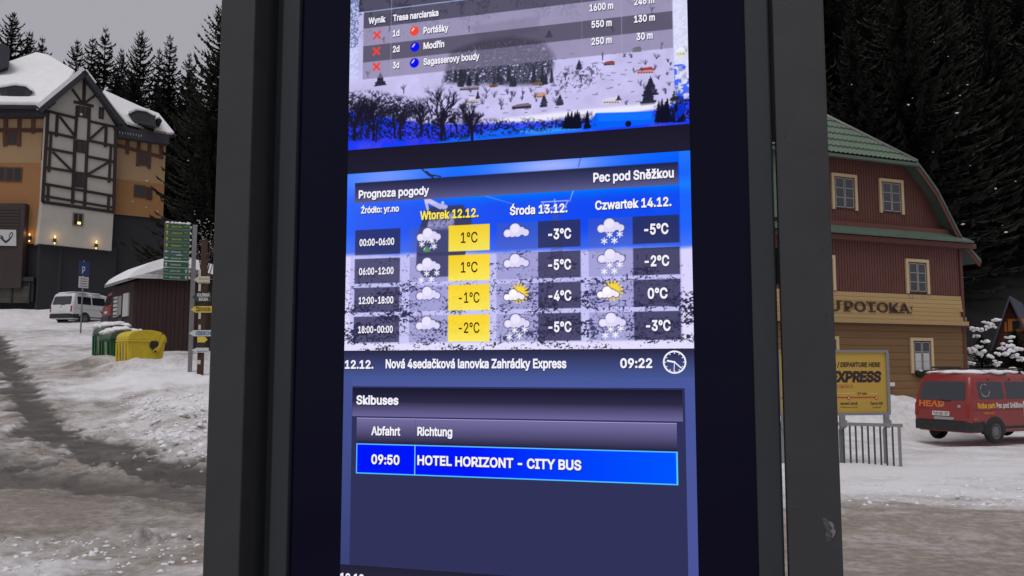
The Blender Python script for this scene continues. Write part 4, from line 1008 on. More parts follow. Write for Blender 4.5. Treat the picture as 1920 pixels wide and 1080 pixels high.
# ------------------------------------------------------------------ yellow board and railing
FP = Plane((5.8, 18.45), math.atan2(-1.05, 2.14))
fz = gz(6.5, 18)
fence = thing('steel_railing', 'grey steel railing with vertical bars standing in snow below the yellow board', 'railing', (7.9, 17.4, fz))
zr = .50; send = FP.px(1690, 830)[0]
pbox('top_rail', M_GREY, FP, -1.3, send+.04, zr-.02, zr+.045, -.03, .03, fence)
u_ = [1582, 1594, 1605, 1617, 1628, 1639.5, 1651, 1662, 1674]
ss = [FP.px(u, 825)[0] for u in u_]; d_ = ss[1]-ss[0]
ss = [ss[0]-d_*(i+1) for i in range(14)][::-1]+ss
M_BARS = mat('dark_steel_bar', (.06, .06, .068), .55, metal=.2)
for s in ss: pbox('bar', M_BARS, FP, s-.018, s+.018, fz-.1, zr-.02, -.012, .012, fence)
pbox('end_post', M_GREY, FP, send-.06, send, fz-.35, zr-.02, -.03, .03, fence)
for s in (ss[8], ss[0]): pbox('end_post', M_GREY, FP, s-.09, s-.03, fz-.35, zr-.02, -.03, .03, fence)
BP = Plane(P(1560, 715, 17.9), R_(10))
board = thing('timetable_board', 'yellow skibus departure board in a grey steel frame above the railing', 'sign', (*P(1560, 715, 17.9)[:2], fz))
M_BY = mat('yellow_board', (.47, .3, .045), .55, .05, 2)
bx0, bz1 = BP.px(1458, 660); bx1, bz0 = BP.px(1667, 773)
bz1 = BP.px(1560, 661)[1]; bz0 = BP.px(1560, 774)[1]
pbox('panel', M_BY, BP, bx0+.03, bx1-.03, bz0, bz1, -.04, .0, board)
for r4 in ((bx0-.02, bx1+.02, bz1, bz1+.055), (bx0-.02, bx1+.02, bz0-.055, bz0), (bx0-.02, bx0+.03, bz0, bz1), (bx1-.035, bx1+.03, bz0, bz1)): pbox('frame', M_GREY, BP, *r4, -.06, .03, board)
for u in (1470, 1579, 1662): a = BP.px(u, 785)[0]; pbox('leg', M_GREY, BP, a-.055, a+.055, zr+.02-.1, bz0-.055, -.03, .03, board); pbox('clamp', M_GREY, BP, a-.075, a+.075, zr-.05, zr+.09, .03, .06, board)
for u in (1470, 1579, 1662): a = BP.px(u, 785)[0]; pbox('leg', M_GREY, BP, a-.03, a+.03, fz-.3, zr-.09, -.10, -.05, board)
M_BRN = mat('dark_brown_print', (.03, .012, .012), .6); M_RPR = mat('red_print', (.36, .03, .02), .6); M_WL = mat('pale_line', (.75, .6, .35), .6)
text('lettering', M_BRN, BP, 'ODJEZD / DEPARTURE HERE', 1569.5, 687.5, 1650, 688, 8, board, k=.003, bold=.045, fit='/ DEPARTURE HERE', slant=.15)
text('lettering', M_BRN, BP, 'EXPRESS', 1567, 715, 1651.5, 715.5, 18, board, k=.003, bold=.065, fit='XPRESS', slant=.15)
text('lettering', M_RPR, BP, 'FOR SKIBUS', 1567.5, 727.3, 1599, 727.5, 6.2, board, k=.003, bold=.0, fit='R SKIBUS')
text('lettering', M_BRN, BP, '37 min', 1608, 740, 1625.5, 740, 4.2, board, k=.003, bold=.03)
text('lettering', M_BRN, BP, 'Janské Lázně', 1575, 758.7, 1608, 758.7, 4.6, board, k=.003, bold=.03)
text('lettering', M_BRN, BP, 'Černý Důl', 1632, 758.7, 1655.5, 758.7, 4.6, board, k=.003, bold=.03)
text('lettering', M_BRN, BP, '(Hofmanova bouda)', 1575, 765, 1608, 765, 3, board, k=.003, bold=.0); text('lettering', M_BRN, BP, '(náměstí)', 1637, 765, 1652, 765, 3, board, k=.003, bold=.0)
def bline(m, u0, u1, v, h, k=.003): a, z = BP.px(u0, v, k); b, _ = BP.px(u1, v, k); pbox('print_line', m, BP, a, b, z-h, z+h, .0, k, board)
bline(M_WL, 1461, 1604, 738, .004); bline(M_WL, 1630, 1645, 738, .004); bline(M_RPR, 1461, 1643, 746, .011, .004)
for u in (1480, 1591, 1643):
    a, z = BP.px(u, 746); 
    for r, m, k in ((.036, M_RPR, .007), (.018, M_WL, .01)): poly('route_stop', m, BP, [(a+r*math.cos(R_(t)), z+r*math.sin(R_(t))) for t in range(0, 360, 30)], .004, k, board, pix=False)
# ------------------------------------------------------------------ cabin, garden conifers
CPl = Plane(P(1894, 600, 41), R_(-36)); cab = thing('cabin', 'steep-roofed dark cabin with an orange window frame at the right edge', 'cabin', (*P(1894, 640, 41)[:2], 0))
M_CW = mat('rust_boards', (.10, .03, .015), .85, .2, 3); M_CR = mat('blue_grey_roof', (.045, .05, .075), .6, .1, 2); M_CO = mat('orange_frame', (.42, .14, .02), .7)
a, zA = CPl.px(1895, 560); bL, zL = CPl.px(1862, 650); hwid = a-bL; zb_ = -.5
poly('gable_wall', M_CW, CPl, [(a-hwid, zL), (a+hwid, zL), (a, zA)], -.3, 0, cab, pix=False)
pbox('wall', M_CW, CPl, a-hwid*.95, a+hwid*.95, zb_, zL, -5, -.01, cab)
cb = np.array([-CPl.n[0], -CPl.n[1], 0])
for sg in (-1, 1):
    p0 = CPl.w(a, zA+.12, .5); p1 = CPl.w(a+sg*hwid*1.1, zL-.2, .5); dd = np.array([0, 0, -.22]); bb = cb*6
    mk('roof', [p0, p1, p1+dd, p0+dd, p0+bb, p1+bb, p1+dd+bb, p0+dd+bb], [(0, 1, 2, 3), (7, 6, 5, 4), (0, 4, 5, 1), (1, 5, 6, 2), (2, 6, 7, 3), (3, 7, 4, 0)], M_CR, cab)
for i in range(10):
    z = zL+i*(zA-zL)/10; w__ = hwid*(1-(i+1)/10); 
    if w__ > .1: pbox('board', M_CW, CPl, a-w__, a+w__, z+.02, z+(zA-zL)/10, 0, .02+.005*(i % 2), cab)
pxbox('window_frame', M_CO, CPl, 1890, 598, 1924, 621, .02, .08, cab); pxbox('window_pane', M_VGL, CPl, 1898, 602, 1912, 617, .08, .085, cab)
pxbox('shutter', M_CO, CPl, 1883, 604, 1888, 622, .02, .07, cab)
for i, (u, Y_, h, k, wd, lab) in enumerate([(1838, 37, 3.6, 4, 1.6, 'snow-laden dark conifer next to the corner of the guesthouse'), (1868, 38.5, 3.2, 4, 1.8, 'low conifer bush with snow pads between guesthouse and cabin'), (1902, 37.5, 3.9, 4, 1.9, 'wide snow-loaded conifer at the right edge above the red van'), (1935, 39, 3.4, 4, 1.7, 'conifer partly cut by the right edge below the cabin')]):
    x = (u-960)/1600*Y_*1.0; tree(x, Y_, -.5, h, k, lab, wd)
cl_ = [(1842, 665, 11, 9), (1822, 656, 9, 10), (1895, 650, 16, 9), (1883, 663, 12, 10), (1902, 668, 10, 7), (1857, 612, 9, 5), (1852, 606, 6, 4), (1870, 600, 6, 2), (1826, 617, 5, 4), (1838, 618, 4, 3), (1830, 630, 3, 2), (1852, 640, 5, 3), (1880, 652, 9, 4), (1897, 632, 3, 2), (1916, 674, 6, 4), (1871, 683, 6, 6), (1898, 691, 5, 3), (1858, 696, 4, 6), (1820, 681, 6, 5), (1834, 650, 4, 3), (1908, 655, 5, 3), (1856, 668, 4, 4), (1914, 700, 4, 3)]
px_ = 37/1600
for (u, v, a_, b_) in cl_:
    q = P(u, v, 35.6); bl = []
    for i in range(9): bl.append((q[0]+random.gauss(0, a_*px_*.38), q[1]+random.gauss(0, .15), q[2]+random.gauss(0, b_*px_*.35), a_*px_*random.uniform(.16, .34), .1, max(.05, b_*px_*random.uniform(.22, .45))))
    blobs('snow_clump', bl, M_SNOW)
for o in [o for o in SC.objects if o.name.startswith('snow_clump')]: o['_t'] = 1
# attach the snow pads to the nearest conifer
con = [o for o in SC.objects if o.name.startswith('spruce_tree') and 36 < o.location.y < 40]
for o in [o for o in SC.objects if o.name.startswith('snow_clump')]:
    del o['_t']; c = np.array([v.co[:] for v in o.data.vertices]).mean(0); t = min(con, key=lambda r: abs(r.location.x-c[0])); o.data.transform(Matrix.Translation(-t.location)); o.parent = t; o['kind'] = 'stuff'
xx = P(378, 470, 31); sb_ = thing('snowy_bush', 'small bush with frosted white twigs behind the signpost', 'bush', (xx[0], 31, gz(xx[0], 31)))
bl = []
for i in range(110):
    q = P(random.gauss(384, 14), random.gauss(450, 26), 31+random.uniform(-.5, .5)); bl.append((*q, random.uniform(.008, .03), .02, random.uniform(.006, .018)))
o = blobs('frosted_twigs', bl, M_SNOW, sb_, sub=0); o['kind'] = 'stuff'
for i in range(9): tube('branch', M_BARK, [(xx[0], 31, gz(xx[0], 31)), P(384+random.gauss(0, 8), 520, 31), P(384+random.gauss(0, 20), 440+random.uniform(-20, 20), 31)], [.04, .02, .008], sb_, 5)

# ------------------------------------------------------------------ information display (foreground)
YAW = R_(16.1)
KP = Plane(np.array([-math.sin(YAW), -math.cos(YAW)])*-1.64, -YAW)
M_ANTH = mat('anthracite_powder_coat', (.043, .046, .051), .5, .11, 9, .06, 300, spec=.35)
M_ANTH2 = mat('anthracite_frame', (.03, .037, .044), .42, .05, 5, .04, 200, spec=.4)
M_BEZ = mat('black_glass_border', (.004, .0035, .018), .12, spec=.12)
M_CHIP = mat('scraped_primer', (.10, .10, .105), .8, .4, 60, .6, 200)
kio = thing('information_display', 'tall dark grey outdoor information display with lit portrait screen between two steel posts', 'information display', (*KP.w(-.5, 0)[:2], 0))
K = kio
def kb(nm, m, s0, s1, z0, z1, k0, k1, bev=0, par=K):
    V = [KP.w(s, z, k) for s in (s0, s1) for k in (k1, k0) for z in (z0, z1)]
    return mk(nm, V, [(0, 2, 3, 1)[::-1], (4, 5, 7, 6)[::-1], (0, 1, 5, 4)[::-1], (2, 6, 7, 3)[::-1], (0, 4, 6, 2)[::-1], (1, 3, 7, 5)[::-1]], m, par, bevel=bev)
lpost = kb('post', M_ANTH, -1.137, -1.05, -.15, 2.95, -.065, .05, .0035)
rpost = kb('post', M_ANTH, .0408, .1309, -.15, 2.95, -.08, .02, .0025)
kb('side_frame', M_ANTH2, -1.0122, -.9687, .62, 2.72, -.10, 0, .004)
kb('side_frame', M_ANTH2, -.0105, .0345, .62, 2.72, -.10, 0, .004)
kb('casing', M_ANTH2, -1.008, .0305, .60, 2.74, -.11, -.022)
kb('crossbar', M_ANTH2, -.9685, -.0107, 2.62, 2.72, -.02, 0, .003); kb('crossbar', M_ANTH2, -.9685, -.0107, .62, .74, -.02, 0, .003)
kb('glass_border', M_BEZ, -.9683, -.0109, .742, 2.618, -.02, -.0125)
for zz in (KP.px(1450, 115)[1]+.12, KP.px(1456, 495)[1]): kb('bracket', M_BLACK, .0347, .0406, zz-(.033 if zz < 2 else .26), zz+(.033 if zz < 2 else .3), -.06, -.02)
kb('filler_strip', M_ANTH2, -1.0501, -1.0085, .6, 2.74, -.09, -.045); kb('base_plate', M_ANTH, -1.2, -.99, -.16, .012, -.13, .11); kb('base_plate', M_ANTH, -.02, .19, -.16, .012, -.14, .08)
cpx = [(1541, 970), (1548, 971), (1553, 976), (1559, 977), (1563, 983), (1562, 989), (1567, 993), (1566, 1001), (1562, 1009), (1555, 1014), (1549, 1017), (1550, 1010), (1548, 1003), (1549, 993), (1544, 981)]
V = [KP.w(*KP.px(*p, .02), .0205) for p in cpx]; V.append(sum(V)/len(V)); n = len(cpx)
ch = mk('paint_chip', V, [(i, n, (i+1) % n) for i in range(n)], M_CHIP, rpost.parent)
cp2 = [(1554, 977), (1560, 979), (1564, 985), (1563, 991), (1567, 996), (1565, 1003), (1560, 1009), (1561, 1001), (1557, 996), (1561, 990), (1556, 984)]
mk('paint_chip', [KP.w(*KP.px(*p, .02), .0215) for p in cp2], [tuple(range(len(cp2)-1, -1, -1))], M_GREY, K)
for (u, v) in ((1471, 255), (1519, 285), (1541, 468), (1550, 590), (1490, 955)): kb('bolt_mark', M_BLACK, KP.px(u, v, .02)[0]-.001, KP.px(u, v, .02)[0]+.0012, KP.px(u, v, .02)[1]-.0012, KP.px(u, v, .02)[1]+.001, .02, .0206)

# ---- the lit screen: flat emitting print
M_PR = emat('screen_print', None, 1.0); M_TW = emat('screen_white', lin(245, 243, 255)); M_TY = emat('screen_yellow', lin(250, 232, 90)); M_TB = emat('screen_dark_text', lin(52, 36, 22)); M_TS = emat('screen_text_shadow', lin(26, 24, 46))
S0, S1 = -.848, -.1178; SZ0, SZ1 = 1.17, 2.47; KS = -.011
kq = lambda u, v: KP.px(u, v, KS)
scr = mk('screen', [KP.w(S0, SZ0, KS), KP.w(S1, SZ0, KS), KP.w(S1, SZ1, KS), KP.w(S0, SZ1, KS)], [(0, 1, 2, 3)], M_PR, K, cols=[lin(48, 50, 90)]*4)
lay = [0]
def rect(s0, z0, s1, z1, ct, cb, cr=None, nm='screen_panel', dk=.0003):
    """vertical gradient ct (top) to cb, with optional colour at the right"""
    lay[0] += 1; k = KS+dk*(1+lay[0]*.08)
    c = [lin(*cb), lin(*(cr or cb)), lin(*(cr or ct)), lin(*ct)]
    if cr: c = [lin(*ct), lin(*cr), lin(*cr), lin(*ct)]
    return mk(nm, [KP.w(s0, z0, k), KP.w(s1, z0, k), KP.w(s1, z1, k), KP.w(s0, z1, k)], [(0, 1, 2, 3)], M_PR, scr, cols=c)
def Rp(tl, br, *a, **kw):
    (s0, z1), (s1, z0) = kq(*tl), kq(*br); return rect(s0, z0, s1, z1, *a, **kw)
zof_ = lambda u, v: kq(u, v)[1]
# raster pictures (procedurally drawn on a fine grid)
class Pic:
    def __init__(s, s0, z0, s1, z1, nx):
        s.ext = (s0, z0, s1, z1); s.nx = nx; s.ny = int(nx*(z1-z0)/(s1-s0)); s.d = (s1-s0)/(nx-1)
        xs = np.linspace(s0, s1, nx); zs = np.linspace(z0, z1, s.ny); s.S, s.Z = np.meshgrid(xs, zs); s.c = np.zeros((s.ny, nx, 3))
        s.qx = (s.S-s0)/s.d; s.qy = (s.Z-z0)/s.d
    def blend(s, m, col):
        m = np.clip(m, 0, 1)[..., None]; s.c = s.c*(1-m)+np.array(col, float)*m
    def polym(s, pts, soft=1.):
        q = [kq(*p) for p in pts]; return np.clip(.5-sdpoly(s.S, s.Z, q)/s.d/soft, 0, 1)
    def poly(s, pts, col, a=1., soft=1.): s.blend(s.polym(pts, soft)*a, col)
    def rect(s, tl, br, col, a=1.):
        (a0, b1), (a1, b0) = kq(*tl), kq(*br); m = np.clip(np.minimum.reduce([s.S-a0, a1-s.S, s.Z-b0, b1-s.Z])/s.d+.5, 0, 1); s.blend(m*a, col); return m
    def seg(s, a, b, w, col, al=1., pix=False):
        if pix: a, b = kq(*a), kq(*b)
        i0 = max(0, int((min(a[0], b[0])-w-s.ext[0])/s.d)-2); i1 = min(s.nx, int((max(a[0], b[0])+w-s.ext[0])/s.d)+3)
        j0 = max(0, int((min(a[1], b[1])-w-s.ext[1])/s.d)-2); j1 = min(s.ny, int((max(a[1], b[1])+w-s.ext[1])/s.d)+3)
        if i1 <= i0 or j1 <= j0: return
        Sx = s.S[j0:j1, i0:i1]; Zx = s.Z[j0:j1, i0:i1]; ex, ey = b[0]-a[0], b[1]-a[1]
        t = np.clip(((Sx-a[0])*ex+(Zx-a[1])*ey)/(ex*ex+ey*ey+1e-12), 0, 1)
        dd = np.hypot(Sx-a[0]-t*ex, Zx-a[1]-t*ey); m = (np.clip(.5+(w-dd)/s.d, 0, 1)*al*min(1, w*2.6/s.d))[..., None]
        s.c[j0:j1, i0:i1] = s.c[j0:j1, i0:i1]*(1-m)+np.array(col, float)*m
    def disk(s, c, r, col): s.seg(c, (c[0]+1e-5, c[1]), r, col)
    def build(s, nm):
        cc = np.clip(s.c, 0, 255)/255; l = np.where(cc <= .04045, cc/12.92, ((cc+.055)/1.055)**2.4)
        V = np.stack([KP.o[0]+KP.e[0]*s.S+KP.n[0]*(KS+.0002), KP.o[1]+KP.e[1]*s.S+KP.n[1]*(KS+.0002), s.Z], -1).reshape(-1, 3)
        I = np.arange(s.ny-1)[:, None]*s.nx+np.arange(s.nx-1)[None, :]; q = np.stack([I, I+1, I+s.nx+1, I+s.nx], -1).reshape(-1, 4)
        o = fast(nm, V-worg(scr)*0, q, M_PR, None, cols=np.concatenate([l, np.ones((*l.shape[:2], 1))], -1).reshape(-1, 4))
        o.data.transform(Matrix.Translation(Vector(-worg(scr)))); o.parent = scr; return o
    def bare(s, p, h, ang, w, col, dep):
        q = (p[0]+h*math.sin(ang), p[1]+h*math.cos(ang)); s.seg(p, q, w, col, .95)
        if dep > 0:
            for k in range(3 if dep > 2 else 2): s.bare((p[0]+(q[0]-p[0])*random.uniform(.55, 1), p[1]+(q[1]-p[1])*random.uniform(.55, 1)), h*random.uniform(.58, .8), ang*.8+random.uniform(-.62, .62), w*.62, col, dep-1)
    def conif(s, u, v, h, wd, col, al=1.):
        a = kq(u, v); b = kq(u, v-h); H_ = b[1]-a[1]; W_ = kq(u+wd, v)[0]-a[0]
        for i in range(9):
            f = i/9; z = a[1]+H_*(.06+.94*f); ww = W_*(1-f)*random.uniform(.7, 1.15); s.seg((a[0]-ww, z-H_*.05), (a[0]+ww*random.uniform(.7, 1.1), z-H_*.03), H_*.055, col, al)
        s.seg(a, b, H_*.03, col, al)
def spk(pc, sc_, o=3, off=0.): return fbm(pc.qx/sc_+off, pc.qy/sc_+off*2, o, .6)
# picture of the snowy valley at the top
zt0 = zof_(650, 282); pc = Pic(S0, zt0, S1, SZ1, 600)
n1 = spk(pc, 26, 4); n2 = spk(pc, 3.2, 3, 7); n3 = spk(pc, 60, 3, 3)
hgt = (pc.Z-zt0)/(SZ1-zt0)
pc.c[:] = np.array([198, 193, 238])[None, None]*(.93+.14*n1[..., None])
# hedges and scrub lines on the slope
band = sm(.62, .95, hgt)*sm(.50, .6, spk(pc, 18, 4, 21)); pc.blend(band*sm(.42, .6, n2)*.8, (74, 72, 96))
pc.poly([(880, 50), (1010, 30), (1010, 60), (900, 78)], (120, 116, 146), .4, 8)
# outer strips: brighter, bluish
fm = pc.polym([(830, 155), (845, 95), (905, 75), (960, 68), (1020, 78), (1040, 105), (1035, 135), (1010, 158), (960, 160), (900, 158)], 9); pc.blend(fm*sm(.3, .5, n2+.2*n1)*.95, (52, 54, 70)); pc.blend(fm*sm(.6, .72, n2)*.5, (150, 150, 180))
for i in range(26): pc.conif(random.uniform(845, 1035), random.uniform(150, 163), random.uniform(14, 30), 4, (44, 48, 60), .9)
for i in range(90):
    u = random.uniform(840, 1285); v = random.uniform(100, 215); pc.seg((u, v), (u+random.uniform(2, 9), v-random.uniform(-1, 1)), .0008, (84, 76, 104), .7, True)
def hut(u, v, w_, h, wall, roof):
    pc.poly([(u, v), (u+w_, v-w_*.07), (u+w_, v-h-w_*.07), (u, v-h)], wall); pc.poly([(u-2, v-h), (u+w_*.3, v-h*1.9), (u+w_*.85, v-h*1.95-w_*.07), (u+w_+2, v-h-w_*.07)], roof)
    for i in range(int(w_/5)): pc.seg((u+3+5*i, v-h*.5), (u+4.5+5*i, v-h*.5-.2), .0011, (50, 40, 48), .8, True)
for a in [(1186, 98, 16, 5, (90, 110, 80), (40, 80, 60)), (1132, 123, 20, 4, (120, 70, 60), (140, 60, 60)), (1194, 139, 32, 6, (200, 150, 150), (170, 60, 70)), (870, 195, 28, 6, (190, 180, 190), (215, 210, 235)), (1000, 184, 24, 5, (190, 150, 130), (200, 150, 130)), (960, 205, 36, 5, (60, 50, 60), (120, 110, 130)), (1130, 195, 34, 6, (220, 205, 200), (215, 215, 240)), (918, 164, 14, 3, (130, 80, 60), (120, 80, 80)), (998, 160, 18, 3, (140, 110, 60), (110, 90, 70)), (862, 170, 36, 4, (110, 100, 116), (150, 140, 160)), (1268, 105, 16, 8, (220, 200, 90), (245, 240, 255))]: hut(*a)
for (u, v, h, w_) in [(713, 160, 24, 11), (1050, 197, 20, 8), (1020, 200, 22, 8), (1220, 178, 34, 16), (1216, 196, 40, 14), (896, 185, 14, 4), (1086, 130, 18, 6), (1160, 188, 10, 5), (1270, 190, 30, 14), (1030, 70, 14, 8), (880, 160, 20, 3)]: pc.conif(u, v, h, w_, (38, 38, 58))
for (u, v, h) in [(757, 175, 17), (690, 145, 15), (730, 60, 10), (850, 190, 20), (960, 185, 16), (980, 183, 14), (940, 205, 16), (1130, 112, 16), (1240, 92, 14), (1060, 150, 18), (1090, 155, 16), (720, 80, 12), (1150, 60, 12), (1222, 26, 14), (880, 60, 12)]:
    a = kq(u, v); b = kq(u, v-h); pc.bare(a, (b[1]-a[1])*.4, 0, .0011, (66, 62, 88), 4)
for i in range(46):
    u = random.choice([random.uniform(850, 1060), random.uniform(1160, 1288)]); v = random.uniform(170, 200) if u < 1100 else random.uniform(95, 205); h = random.uniform(6, 13)
    for j in range(9): pc.seg((u+random.uniform(-1, 1), v), (u+random.gauss(0, h*.33), v-h*random.uniform(.4, 1)), .0006, (70, 64, 92), .55, True)
pc.blend(pc.polym([(1030, 150), (1060, 128), (1120, 120), (1130, 145), (1085, 170), (1040, 172)], 10)*sm(.5, .62, n2)*.75, (70, 66, 90))
# white then deep blue foreground
pc.poly([(925, 224), (1100, 205), (1292, 188), (1292, 236), (900, 262)], (238, 236, 255), .95, 5)
bl_ = pc.polym([(640, 205), (800, 232), (900, 232), (1010, 228), (1120, 222), (1235, 205), (1300, 182), (1300, 300), (640, 300)], 6); pc.blend(bl_*(.65+.35*n1), (8, 28, 245)); pc.blend(bl_*sm(.5, .72, n1)*.5, (0, 90, 255))
pc.poly([(930, 242), (1040, 236), (1120, 232), (1120, 242), (980, 262), (800, 274), (860, 256)], (20, 110, 255), .85, 4); pc.poly([(960, 246), (1060, 240), (1090, 243), (1000, 252)], (70, 170, 255), .7, 4)
pc.poly([(1095, 242), (1112, 222), (1117, 212), (1226, 209), (1228, 232), (1110, 243)], (10, 96, 250), 1, 2); pc.poly([(1120, 214), (1222, 211), (1222, 224), (1122, 228)], (20, 120, 255), .8, 2)
pc.disk(kq(1178, 232), .006, (12, 14, 50))
hd = pc.polym([(640, 175), (700, 170), (790, 190), (850, 205), (900, 225), (1080, 222), (1110, 212), (1115, 238), (1000, 246), (900, 256), (860, 262), (640, 262)], 9); pc.blend(hd*sm(.40, .58, n2*.7+n1*.3)*.85, (24, 24, 44))
pc.blend(pc.polym([(1228, 200), (1300, 180), (1300, 222), (1228, 232)], 6)*sm(.4, .55, n2)*.9, (22, 24, 44))
for i in range(15):
    u = random.uniform(655, 900); v = 258+random.uniform(-8, 10)-(u-650)*.02; h = random.uniform(50, 95)*(1 if u < 800 else .8); a = kq(u, v); b = kq(u, v-h); pc.bare(a, (b[1]-a[1])*.33, random.uniform(-.1, .1), .0022, (30, 28, 46), 6)
for u, h in ((828, 108), (700, 80), (665, 95), (885, 60)):
    a = kq(u, 262); b = kq(u, 262-h); pc.bare(a, (b[1]-a[1])*.34, 0, .003, (26, 24, 42), 6)
for i in range(14): pc.conif(random.uniform(1060, 1110), 240, random.uniform(16, 34), 5, (18, 18, 38)); pc.conif(random.uniform(1232, 1290), 228, random.uniform(20, 44), 6, (18, 18, 38), .8)
# bright frame strips beside the table
sl = pc.S; st = (sl < kq(672, 100)[0]) & (pc.Z > zof_(660, 150)); pc.blend(st*sm(.42, .55, n2)*.9, (200, 215, 255)); pc.blend(st*sm(.42, .5, spk(pc, 2, 2, 3))*(pc.Z > zof_(660, 90))*.6, (60, 80, 130))
st = (sl > kq(1264, 100)[0]) & (pc.Z > zof_(1280, 180)); pc.blend(st*.75*(.6+.4*sm(.4, .6, n2)), (232, 238, 255)); pc.blend((sl > kq(1264, 100)[0])*sm(.5, .6, spk(pc, 9, 3, 31))*(pc.Z < zof_(1280, 120))*.7, (10, 60, 250))
# results table overlay
def trow(vl, vb, col, a): pc.rect((681, vl), (1262, vb), col, a)
rows_ = [zof_(683, v) for v in (-22, 22, 54, 86.5, 117.5, 149)]
def zr_(z0, z1, u0, u1, col, a):
    m = np.clip(np.minimum.reduce([pc.S-kq(u0, 90)[0], kq(u1, 90)[0]-pc.S, pc.Z-z0, z1-pc.Z])/pc.d+.5, 0, 1); pc.blend(m*a, col); return m
zr_(rows_[1], 3, 672, 1300, (44, 40, 56), .75)
m = zr_(rows_[2], rows_[1], 681, 1262, (58, 54, 70), .78)
zr_(rows_[3], rows_[2], 681, 1262, (128, 120, 146), .62); zr_(rows_[4], rows_[3], 681, 1262, (74, 68, 86), .82); zr_(rows_[5], rows_[4], 681, 1262, (132, 124, 154), .66)
for u in (733, 1091, 1166): pc.blend((np.abs(pc.S-kq(u, 90)[0]) < pc.d*.6)*(pc.Z > rows_[5])*.4, (170, 165, 190))
zr_(rows_[1]-.0025, rows_[1], 672, 1262, (170, 190, 240), .7)
for (u, v) in ((707, 66), (706, 96), (706, 125)):
    c = kq(u, v); r = .007; pc.disk(c, .0085, (150, 80, 110)) if False else None
    for sx in (-1, 1): pc.seg((c[0]-r*sx, c[1]-r), (c[0]+r*sx, c[1]+r), .0024, (235, 70, 60))
for (u, v, col) in ((777, 58, (238, 74, 58)), (778, 88, (10, 20, 235)), (777, 118, (10, 20, 235))):
    c = kq(u, v); pc.disk(c, .0105, col); pc.seg((c[0]-.005, c[1]+.001), (c[0]-.001, c[1]+.006), .0014, (255, 225, 240))
pc.build('valley_picture')
# weather picture
zw0, zw1 = zof_(643, 657.5), zof_(648, 327)
pc = Pic(S0, zw0, S1, zw1, 600)
n1 = spk(pc, 70, 4, 11); n2 = spk(pc, 3.4, 3, 5); n4 = spk(pc, 30, 4, 9)
fx = (pc.S-S0)/(S1-S0); fz_ = (pc.Z-zw0)/(zw1-zw0)
pc.c[:] = np.array([6, 66, 250]); pc.blend((1-fx)**1.6*.75*np.ones_like(fz_), (62, 108, 255)); pc.blend(sm(.45, .8, n1)*.25, (20, 120, 255))
top = sm(.86, 1., fz_); pc.blend(top*.6, (10, 120, 255))
pc.blend(np.exp(-((fx-.12)/.14)**2-((fz_-.97)/.1)**2)*.7, (150, 168, 255)); pc.blend(np.exp(-((fx-.62)/.16)**2-((fz_-.97)/.06)**2)*.9, (176, 186, 255))
pc.blend(np.exp(-((fz_-.83-.0*fx)/.035)**2)*.55*sm(.1, .4, fx), (0, 140, 255)); pc.blend((fx > .97)*.35, (70, 150, 255))
hz = .50+.03*(1-fx)+.02*n1; snm = sm(-.015, .02, hz-fz_); pc.blend(sm(-.14, .0, hz-fz_)*.45*(1-snm), (110, 140, 245)); pc.blend(snm, (220, 214, 255)); pc.blend(snm*sm(.1, -.2, fz_-.25)*.5, (236, 232, 255))
n5 = fbm(pc.qx/3.2+5, pc.qy/2.4, 3, .7); n6 = fbm(pc.qx/40+2, pc.qy/14, 4, .55); den = np.interp(fz_, [0, .05, .13, .3, .42, .5], [.44, .52, .56, .50, .40, .34]); brush_m = snm*sm(.0, .05, n5*.95+n6*.75-(1.43-den))
pc.blend(brush_m*.93, (34, 32, 52))
pc.blend((fz_ < .06)*.35*(1-brush_m), (232, 226, 255))
# gondola and pylon
pc.poly([(800, 388), (868, 384), (885, 412), (868, 500), (858, 518), (795, 520), (780, 500), (783, 440)], (56, 54, 76), .95, 2); pc.poly([(806, 402), (852, 398), (852, 430), (800, 432)], (176, 172, 206), .8*sm(.4, .55, n2).mean(), 3)
pc.blend(pc.polym([(806, 402), (852, 398), (850, 428), (800, 430)], 2)*sm(.45, .55, n2)*.7, (190, 186, 220))
for a, b, w_ in (((792, 318), (806, 330), .0016), ((800, 322), (812, 333), .002), ((808, 328), (826, 331), .0016), ((798, 374), (802, 392), .003), ((803, 376), (826, 388), .005), ((818, 384), (836, 388), .004), ((830, 380), (832, 390), .003)): pc.seg(a, b, w_, (205, 200, 236) if b[1] > 350 else (40, 44, 70), 1, True)
for a, b in (((1015, 379), (1066, 376)), ((1040, 374), (1041, 400)), ((1018, 381), (1024, 394)), ((1064, 378), (1058, 392)), ((1020, 391), (1062, 388))): pc.seg(a, b, .0012, (190, 200, 255), .9, True)
pc.poly([(1036, 395), (1046, 395), (1058, 500), (1030, 500)], (90, 96, 150), .35, 2)
for v in range(400, 500, 7): pc.seg((1034, v+5), (1054, v), .0009, (60, 64, 110), .5, True)
pc.seg((1075, 357), (1068, 378), .0008, (190, 200, 255), .8, True); pc.seg((1089, 294), (1085, 312), .001, (60, 80, 160), .8, True); pc.seg((905, 366), (960, 382), .0007, (150, 180, 255), .6, True)
for u in (1172, 1195, 1212, 1228): pc.seg((u, 478), (u, 486), .0012, (50, 50, 90), .8, True)
